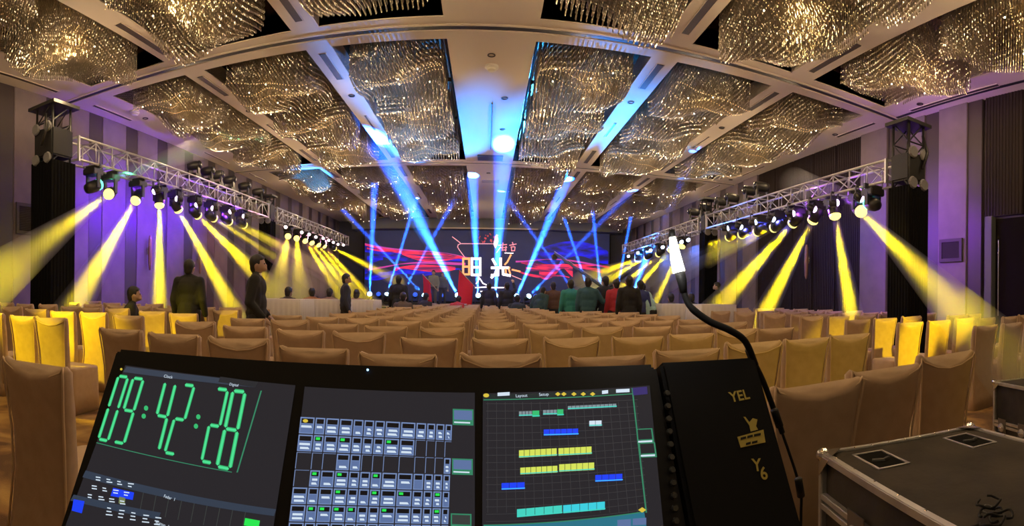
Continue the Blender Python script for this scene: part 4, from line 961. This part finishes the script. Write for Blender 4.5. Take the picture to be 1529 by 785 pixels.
def digit(ch, TL, TR, BL, BR):
    def q(u, v): return tuple((1 - v) * ((1 - u) * TL[i] + u * TR[i]) + v * ((1 - u) * BL[i] + u * BR[i]) for i in range(2))
    L = {'a': ((0, 0), (1, 0)), 'b': ((1, 0), (1, .5)), 'c': ((1, .5), (1, 1)), 'd': ((0, 1), (1, 1)), 'e': ((0, .5), (0, 1)), 'f': ((0, 0), (0, .5)), 'g': ((0, .5), (1, .5))}
    for mname, wk, lift in ((U_GREEN, 1.0, .0024), (glow('ui_green_hi', (.07, .72, .30), 1.0), .5, .0028)):
        mb = MB()
        for s in SEG[ch]:
            (u0, v0), (u1, v1) = L[s]; wu, wv = .15 * wk, .026 * wk
            if u0 == u1:
                g = .012; pts = [(u0, v0 + g), (u0 + wu, v0 + g + .02), (u0 + wu, v1 - g - .02), (u0, v1 - g), (u0 - wu, v1 - g - .02), (u0 - wu, v0 + g + .02)]
            else:
                g = .06; pts = [(u0 + g, v0), (u0 + g + .1, v0 - wv), (u1 - g - .1, v0 - wv), (u1 - g, v0), (u1 - g - .1, v0 + wv), (u0 + g + .1, v0 + wv)]
            pquad(mb, [q(*p) for p in pts], lift)
        mb.build('clock_digit', mname, s1)
digit('0', (177, 561), (191, 563), (147, 655), (161, 658)); digit('9', (199, 564), (214, 566), (170, 659), (185, 662)); digit('4', (247, 570), (262, 573), (221, 669), (237, 672))
digit('2', (275, 574), (290, 576), (246, 675), (261, 678)); digit('2', (324, 580), (340, 582), (301, 688), (316, 691)); digit('8', (348, 583), (366, 585), (324, 696), (343, 700))
for a, b in ((218, 609), (214.5, 621), (296, 622), (292.5, 636)):
    mb = MB(); pquad(mb, [(a + 3.2 * cos(k * pi / 5), b + 3.8 * sin(k * pi / 5)) for k in range(10)], .0024); mb.build('clock_colon', U_GREEN, s1)
mb = MB()
for a in ([(144, 660), (346, 704), (346, 705.2), (144, 661.2)], [(389, 583), (391, 583), (355, 705), (353, 705)]): pquad(mb, a, .002)
mb.build('clock_frame', U_EDGE, s1)
gquad('fader_bar', [(128, 702), (412, 760), (409, 770), (123, 712)], U_BAR, .002, s1); gquad('fader_bar', [(110, 738), (240, 765), (236, 775), (105, 747)], U_BAR, .002, s1)
gquad('green_key', [(366, 773), (388, 777), (386, 788), (364, 784)], U_LIME, .0024, s1)
gquad('blue_key', [(169, 728), (200, 735), (198, 746), (165, 740)], U_BLUE, .0022, s1); gquad('blue_key', [(110, 745), (126, 748), (122, 766), (107, 762)], U_BLUE, .0022, s1)
text('Fader  1', 244, 742, 4, U_WHITE, s1, rot=-.06); text('Button  1', 232, 781, 4, U_WHITE, s1, rot=-.06)
dr = random.Random(9); mb = MB(); gm = MB(); lm = MB()
for r in range(3):
    for c in range(4):
        a, b = 143 + 16 * c - r * 6, 711 + 3.2 * c + r * 13
        for k in range(2):
            w = dr.uniform(5, 9); pquad(mb, [(a, b + 4 * k), (a + w, b + 4 * k + 1), (a + w, b + 4 * k + 2.6), (a, b + 4 * k + 1.6)], .0026)
for c in range(5):
    a, b = 160 + 18 * c, 757 + 3.6 * c
    for k in range(3):
        w = dr.uniform(5, 9); pquad(mb, [(a - k, b + 5 * k), (a + w, b + 5 * k + 1), (a + w, b + 5 * k + 2.6), (a - k, b + 5 * k + 1.6)], .0026)
mb.build('key_caption', U_WHITE, s1)
gquad('yellow_key', [(178, 741), (187, 743), (186, 753), (177, 751)], glow('ui_olive', (.16, .2, .08), 1.0), .0024, s1)
for k in range(9):
    pquad(lm, [(215 + 19 * k, 728 + 3.9 * k), (216 + 19 * k, 728 + 3.9 * k), (209 + 19 * k, 764 + 3.9 * k), (208 + 19 * k, 764 + 3.9 * k)], .0018)
lm.build('fader_grid', U_LINE, s1)
# middle screen: button grid
fm, cm, wm, gm, km = MB(), MB(), MB(), MB(), MB()
cols = [0, .1, .17, .26, .35, .42, .49, .56, .66, .76, .83, .89, .95, 1.0]
def gp(u, v):
    xl, xr = 448 - 18 * v, 676 - 6 * v; yl, yr = 622 + 163 * v, 634 + 155 * v
    return (xl + (xr - xl) * u, yl + (yr - yl) * u + 3 * sin(pi * u) * 0)
dark = {1: {9, 10, 11, 12, 13}, 2: {0, 1, 2, 5, 6, 7, 8, 9, 10, 11}, 3: {0}}
for r in range(7):
    for c in range(13):
        u0, u1, v0, v1 = cols[c] + .004, cols[c + 1] - .004, r / 6.2, (r + .93) / 6.2
        if c in dark.get(r, ()):
            pquad(fm, [gp(u0, v0), gp(u1, v0), gp(u1, v0 + .004), gp(u0, v0 + .004)], .0018); pquad(fm, [gp(u0, v0), gp(u0 + .004, v0), gp(u0 + .004, v1), gp(u0, v1)], .0018); continue
        pquad(fm, [gp(u0, v0), gp(u1, v0), gp(u1, v1), gp(u0, v1)], .0016)
        pquad(km, [gp(u0 + .008, v0 + .012), gp(u1 - .008, v0 + .012), gp(u1 - .008, v0 + .055), gp(u0 + .008, v0 + .055)], .0020)
        pquad(cm, [gp(u0 + .006, v0 + .06), gp(u1 - .006, v0 + .06), gp(u1 - .006, v1 - .008), gp(u0 + .006, v1 - .008)], .0020)
        for k in range(2):
            if dr.random() < .85:
                vv = v0 + .075 + .036 * k; du = dr.uniform(0, .012); pquad(wm, [gp(u0 + .01 + du, vv), gp(u1 - .012 - dr.uniform(0, .012), vv), gp(u1 - .012, vv + .02), gp(u0 + .01 + du, vv + .02)], .0024)
        if dr.random() < .3 and r: pquad(gm, [gp(u0 + .014, v0 + .018), gp(u0 + .04, v0 + .018), gp(u0 + .04, v0 + .042), gp(u0 + .014, v0 + .042)], .0026)
fm.build('button_frames', U_FRAME, s2); cm.build('button_faces', U_CELL, s2); km.build('button_heads', glow('ui_black', (.004, .004, .006), 1.0), s2); wm.build('button_captions', U_WHITE, s2); gm.build('button_markers', U_LIME, s2)['kind'] = 'stuff'
mb = MB(); pquad(mb, [(456 + 4 * cos(k * .7), 628 + 2.6 * sin(k * .7)) for k in range(9)], .0028); mb.build('status_dot', U_GOLD, s2)
for (a, b) in ((676, 610), (675, 684), (673, 766)):
    gquad('side_key_frame', [(a, b), (a + 31, b + 1), (a + 31, b + 25), (a, b + 24)], U_EDGE, .0016, s2); gquad('side_key', [(a + 2, b + 2), (a + 29, b + 3), (a + 29, b + 17), (a + 2, b + 16)], U_CELL if b < 760 else U_LINE, .0020, s2)
    gquad('side_key_caption', [(a + 2, b + 19), (a + 26, b + 20), (a + 26, b + 22), (a + 2, b + 21)], U_WHITE, .0020, s2)
# right screen: layout view
gm = MB()
for k in range(17): gm_y = 602 + 11 * k; pquad(gm, [(726, gm_y), (952 + k, gm_y - 6 - k * .8), (952 + k, gm_y - 5.2 - k * .8), (726, gm_y + .8)], .0017)
for k in range(18): pquad(gm, [(728 + 13 * k, 600), (728.7 + 13 * k, 600), (728.7 + 13 * k + k, 765), (728 + 13 * k + k, 765)], .0017)
gm.build('layout_grid', glow('ui_grid', (.035, .035, .040), 1.0), s3)
gquad('title_bar', [(722, 589), (943, 579), (943, 588), (722, 598)], glow('ui_header', (.012, .02, .022), 1.0), .0016, s3)
for q in ([(722, 596), (944, 587), (944, 588.3), (722, 597.3)], [(943, 579), (945, 579), (966, 765), (964, 765)]): gquad('pane_edge', q, U_EDGE, .002, s3)
text('Layout', 770, 593, 4.5, U_WHITE, s3, rot=.04); text('Setup', 805, 591, 4.5, U_WHITE, s3, rot=.04)
for (a, b, w) in ((743, 586, 18), (899, 583, 9), (920, 581, 20)): gquad('menu_caption', [(a, b), (a + w, b - 1), (a + w, b + 4), (a, b + 5)], U_WHITE, .0024, s3)
for a in (829, 838, 853, 867, 881): gquad('menu_icon', [(a, 588), (a + 4, 585), (a + 8, 588), (a + 4, 591)], U_GOLD, .0024, s3)
mb = MB(); pquad(mb, [(726 + 4.5 * cos(k * .7), 590 + 3 * sin(k * .7)) for k in range(9)], .0028); mb.build('status_dot', U_GOLD, s3)
def bar(x0, x1, y0, h, m, n, slope=-.055, name='layout_bar'):
    for k in range(n):
        a, b = x0 + (x1 - x0) * k / n, x0 + (x1 - x0) * (k + 1) / n - .8
        gquad(name, [(a, y0 + slope * (a - x0)), (b, y0 + slope * (b - x0)), (b, y0 + slope * (b - x0) + h), (a, y0 + slope * (a - x0) + h)], m, .0022, s3)
    gquad('bar_underline', [(x0, y0 + h - 2), (x1, y0 + h - 2 + slope * (x1 - x0)), (x1, y0 + h - .5 + slope * (x1 - x0)), (x0, y0 + h - .5)], U_CYAN if m != U_BLUE else glow('ui_sky', (.05, .45, .95), 1.0), .0026, s3)
bar(775, 832, 672, 11, U_YEL, 7); bar(834, 884, 669, 11, U_YEL, 6); bar(777, 833, 698, 10, U_YEL, 7); bar(835, 888, 693, 11, U_YEL, 6)
bar(772, 840, 760, 12, U_CYAN, 5, -.09); bar(841, 904, 754, 12, glow('ui_cyan2', (.04, .6, .72), 1.0), 5, -.09)
bar(812, 864, 641, 9, U_BLUE, 6, -.03); bar(749, 784, 721, 10, U_BLUE, 3, -.04); bar(889, 930, 709, 10, U_BLUE, 4, -.05); bar(880, 899, 628, 8, U_WHITE, 2, -.03); bar(775, 795, 614, 7, glow('ui_grey', (.2, .26, .3), 1.0), 4, -.03); bar(795, 806, 613, 9, U_GREEN, 1, -.03); bar(811, 832, 612, 7, glow('ui_grey'), 4, -.03); bar(832, 842, 611, 9, U_GREEN, 1, -.03)
bar(848, 921, 606, 5, glow('ui_grey', (.2, .26, .3), 1.0), 12, -.05)
gquad('teal_band', [(722, 784), (962, 764), (966, 790), (722, 800)], U_TEAL, .0019, s3); gquad('teal_band_edge', [(722, 783), (962, 763), (962, 764.5), (722, 784.5)], U_EDGE, .0022, s3)
for (a, b) in ((922, 776), (945, 774)): gquad('band_key', [(a, b), (a + 20, b - 1.5), (a + 20, b + 9), (a, b + 10)], U_CELL, .0024, s3)
gquad('yellow_icon', [(953, 761), (959, 757), (965, 761), (959, 765)], U_GOLD, .0026, s3)
for (a, b) in ((950, 640), (954, 661)):
    gquad('side_key_frame', [(a, b), (a + 24, b - 1), (a + 27, b + 21), (a + 2, b + 22)], U_EDGE, .0016, s3); gquad('side_key', [(a + 2, b + 1.5), (a + 22, b + .5), (a + 24, b + 15), (a + 3, b + 16)], GLASS, .0020, s3); gquad('side_key_caption', [(a + 3, b + 18), (a + 24, b + 17), (a + 24, b + 19.5), (a + 3, b + 20.5)], U_WHITE, .0022, s3)
gquad('side_key', [(944, 579), (966, 577), (967, 588), (945, 590)], glow('ui_indigo', (.03, .02, .14), 1.0), .0020, s3)
# power light, knobs, stickers
mb = MB(); mb.ball(loc(onp(549, 552, .003)), .0018, 8, 6); mb.build('power_led', glow('led_dot', (.3, .55, 1), 3), con)
KN = MB().lathe([(.005, 0), (.005, .004), (.004, .006)], 10).mesh('knob', mat('knob_black', (.02, .02, .02), .4))
MK = Matrix(((*ED, 0), (*UP, 0), (*NR, 0), (0, 0, 0, 1))).transposed()
for k in range(11): link('knob', KN, con, Matrix.Translation(loc(onp(995 + 1.3 * k, 588 + 19 * k, .004))) @ MK)
STK = mat('sticker_yellow', (.42, .33, .06), .6)
text('YEL', 1092, 600, 15, STK, con, .0052, .06, 'sticker_letters', .02); text('Y', 1125, 703, 17, STK, con, .0052, -.12, 'sticker_letters', .02); text('6', 1137, 716, 17, STK, con, .0052, -.05, 'sticker_letters', .02)
gquad('sticker_label', [(1101, 652), (1140, 641), (1143, 660), (1106, 668)], STK, .0052, con)
gquad('sticker_figure', [(1110, 622), (1113, 622), (1119, 630), (1124, 624), (1131, 626), (1129, 636), (1132, 641), (1121, 644), (1119, 635)], STK, .0052, con)
for (a, b, w) in ((1106, 653, 8), (1116, 650.5, 8), (1126, 648, 10), (1114, 661, 7), (1123, 659, 8)): gquad('sticker_print', [(a, b), (a + w, b - 2), (a + w, b + 1.5), (a, b + 3.5)], M_BLACK, .0058, con)
# desk the console stands on
tb = empty('console_table', (CON.x, CON.y - .22, 0)); tag(tb, 'cloth covered table carrying the lighting console', 'table')
MB().box((-.75, -.36, .72), (.75, .36, .755)).build('tabletop', mat('plywood'), tb)
MB().box((-.76, -.37, .05), (.76, .37, .73)).build('table_skirt', M_BLACKCLOTH, tb)

# gooseneck lamp and its loose cable
def pts(L): return [at(a, b, R=r) for a, b, r in L]
gl0 = at(1128, 545, R=.94); gn = empty('gooseneck_lamp', gl0); tag(gn, 'slim gooseneck work lamp glowing white above the console, black neck', 'lamp')
gl = lambda L: [p - gl0 for p in pts(L)]
def smooth_path(P, n=6):
    out = []
    for i in range(len(P) - 1):
        p0, p1, p2, p3 = P[max(i - 1, 0)], P[i], P[i + 1], P[min(i + 2, len(P) - 1)]
        for k in range(n):
            t = k / n; out.append(.5 * ((2 * p1) + (-p0 + p2) * t + (2 * p0 - 5 * p1 + 4 * p2 - p3) * t * t + (-p0 + 3 * p1 - 3 * p2 + p3) * t ** 3))
    return out + [P[-1]]
MB().tube(smooth_path(gl([(1019, 425, .86), (1024, 445, .86), (1034, 461, .86), (1060, 480, .87), (1090, 493, .88), (1113, 510, .9), (1128, 545, .93)])), [.0055] * 12 + [.0062] * 25, 10).build('neck', M_BLACK, gn, smooth=True)
MB().tube(gl([(1021, 437, .86), (1018, 418, .86), (1014, 404, .86)]), [.0062, .0085, .009], 12).build('lamp_socket', M_BLACK, gn, smooth=True)
MB().tube(gl([(1014, 406, .857), (1009, 385, .857), (1004, 354, .857)]), [.0105, .0095, .0055], 12).build('led_tube', glow('lamp_white', (1, .97, .85), 9), gn, smooth=True)
MB().tube(gl([(1003.5, 354, .857), (1003, 343, .857)]), [.0058, .005], 10).build('tip_cap', M_BLACK, gn, smooth=True)
light('POINT', 'lamp_light', gn, .6, (1, .95, .85), at(1000, 385, R=.80) - gl0, size=.01)
cb_ = gl([(1128, 545, .93), (1140, 570, .94), (1155, 610, .95), (1166, 640, .955), (1170, 652, .96), (1178, 675, .96), (1188, 705, .96), (1196, 735, .96), (1196, 765, .955), (1195, 800, .95), (1190, 900, .93)])
cs = smooth_path(cb_, 5); MB().tube(cs, [.0055] * 18 + [.0028] * (len(cs) - 18), 8).build('loose_cable', M_BLACK, gn, smooth=True)
for (a, b, c, d) in ((1118, 522, 1122, 532), (1156, 612, 1164, 636), (1192, 715, 1196, 740)): MB().tube(gl([(a, b, .935), (c, d, .945)]), .0075, 10).build('tape_wrap', M_BLACK, gn, smooth=True)

# ================================================================ FLIGHT CASES
M_CASE = mat('case_laminate', (.026, .022, .019), .75, spec=.2, noise=((.055, .046, .038), 5, .35, .75), bump=.06, bump_scale=50)
def flight_case(lab, origin, ax, w, d, z0, z1, lid=.16, dishes=True):
    """origin: left far top corner seen from the viewer; ax: direction of the width"""
    ax = Vector(ax).normalized(); ay = Vector((ax.y, -ax.x, 0))
    o = empty('flight_case', Vector((origin[0], origin[1], z0))); o.matrix_world = Matrix.Translation((origin[0], origin[1], z0)) @ Matrix(((ax.x, ay.x, 0, 0), (ax.y, ay.y, 0, 0), (0, 0, 1, 0), (0, 0, 0, 1)))
    tag(o, lab, 'flight case'); h = z1 - z0; wh = .1
    MB().box((.01, .01, wh), (w - .01, d - .01, h - lid - .004)).build('body', M_CASE, o)
    ld = MB().box((.01, .01, h - lid + .004), (w - .01, d - .01, h)).build('lid', M_CASE, o)
    ed = M_ALU
    def edge(a, b, name='edge_extrusion', t=.014): MB().box([min(a[i], b[i]) - t / 2 for i in range(3)], [max(a[i], b[i]) + t / 2 for i in range(3)]).build(name, ed, o, bevel=.003)
    for z in (wh, h - .006):
        for p, q in (((0, 0), (w, 0)), ((w, 0), (w, d)), ((w, d), (0, d)), ((0, d), (0, 0))): edge((*p, z), (*q, z), t=.026)
    for z in (h - lid - .016, h - lid + .016):
        for p, q in (((0, 0), (w, 0)), ((w, 0), (w, d)), ((w, d), (0, d)), ((0, d), (0, 0))): edge((*p, z), (*q, z), 'tongue_rail', .022)
    for p in ((0, 0), (w, 0), (w, d), (0, d)): edge((*p, wh), (*p, h), t=.024)
    for p in ((0, 0), (w, 0), (w, d), (0, d)):
        for z in (wh, h - .004):
            mb = MB(); mb.ball((*p, z), .026, 12, 8); cxs = 1 if p[0] == 0 else -1; cys = 1 if p[1] == 0 else -1; zs = 1 if z == wh else -1
            mb.poly([(p[0], p[1] - cys * .016, z), (p[0] + cxs * .07, p[1] - cys * .016, z), (p[0], p[1] - cys * .016, z + zs * .07)], (0, cys * .004, 0))
            mb.poly([(p[0] - cxs * .016, p[1], z), (p[0] - cxs * .016, p[1] + cys * .07, z), (p[0] - cxs * .016, p[1], z + zs * .07)], (cxs * .004, 0, 0))
            mb.poly([(p[0], p[1], z - zs * .016), (p[0] + cxs * .07, p[1], z - zs * .016), (p[0], p[1] + cys * .07, z - zs * .016)], (0, 0, zs * .003))
            mb.build('ball_corner', M_CHROME, o, smooth=False)
        MB().tube([(p[0] * .85 + w * .075 - .015, p[1] * .85 + d * .075, .045), (p[0] * .85 + w * .075 + .015, p[1] * .85 + d * .075, .045)], .045, 14).build('caster', M_BLACK, o)
        MB().box((p[0] * .85 + w * .075 - .03, p[1] * .85 + d * .075 - .03, .07), (p[0] * .85 + w * .075 + .03, p[1] * .85 + d * .075 + .03, wh)).build('caster_fork', M_ALU, o)
    RV = MB().ball((0, 0, 0), .0045, 6, 4, (1, 1, .6)).mesh('rivet', M_CHROME)
    for k in range(9):
        t = (k + .7) / 9.4
        for q in ((w * t, .006, h + .007), (w * t, d - .006, h + .007), (.006, d * t, h + .007), (w - .006, d * t, h + .007)): link('rivet', RV, o, Matrix.Translation(q))
    if dishes:
        for (cx_, cy_) in ((.14, .15), (w - .14, .15), (.14, d - .17), (w - .14, d - .17)):
            mb = MB(); a, b = .062, .088
            for q in (((-a, -b), (a, -b + .01)), ((-a, b - .01), (a, b)), ((-a, -b + .01), (-a + .01, b - .01)), ((a - .01, -b + .01), (a, b - .01))): mb.box((cx_ + q[0][0], cy_ + q[0][1], h), (cx_ + q[1][0], cy_ + q[1][1], h + .004))
            ds = mb.build('caster_dish', M_ALU, o, bevel=.001)
            MB().box((cx_ - a + .01, cy_ - b + .01, h - .001), (cx_ + a - .01, cy_ + b - .01, h + .0015)).build('dish_well', mat('well_black', (.003, .003, .003), .9, spec=.1), ds)
            MB().tube([(cx_ - a + .03, cy_, h + .001), (cx_, cy_ + .02, h + .004), (cx_ + a - .03, cy_, h + .001)], .008, 8).build('dish_bar', M_BODY, ds)
    for yy in (d * .22, d * .72):
        lt = MB().box((-.014, yy - .05, h - lid - .06), (-.010, yy + .05, h - lid + .05)).build('latch', mat('latch_dark', (.22, .21, .2), .4, .8), o, bevel=.001)
        MB().lathe([(.034, 0), (.034, .006), (.012, .012)], 16).build('latch_disc', M_ALU, lt, mw=Matrix.Translation((-.018, yy, h - lid - .02)) @ Matrix.Rotation(-pi / 2, 4, 'Y'))
        MB().tube([(-.03, yy - .03, h - lid - .02), (-.034, yy, h - lid - .02), (-.03, yy + .03, h - lid - .02)], .006, 8).build('butterfly_key', M_CHROME, lt, smooth=True)
    return o
SC = .53 / .68
flight_case('large black road case with aluminium edges in the right foreground', (1.40 * SC, 1.79 * SC), (.978, -.209), .68, 1.15, floor_z(1.3), .75)
flight_case('smaller black road case at the right edge beside the chairs', (3.65, 2.35), (.95, -.31), .6, .5, floor_z(4), .60, lid=.34, dishes=False)
# tangle of cable on the big case
tc0 = at(1478, 779, Z=.757); tg = empty('cable_tangle', tc0); tag(tg, 'tangle of thin black cable lying on the large road case', 'cable')
tr = random.Random(2)
for k in range(5):
    c0 = Vector((tr.uniform(-.05, .05), tr.uniform(-.04, .04), 0)); r = tr.uniform(.025, .05); e = tr.uniform(.5, .9); ph = tr.uniform(0, 6)
    MB().tube([c0 + Vector((r * cos(ph + t * .35), r * e * sin(ph + t * .35), .006 + .006 * k + .004 * sin(t * 1.1 + k))) for t in range(17)], .0032, 6).build('cable_loop', M_BLACK if k else mat('cable_grey', (.12, .12, .12), .5), tg, smooth=True)
MB().tube([(-.05, 0, .01), (-.1, .02, .008), (-.14, .0, .008)], [.004, .006, .006], 8).build('plug', M_BLACK, tg, smooth=True)
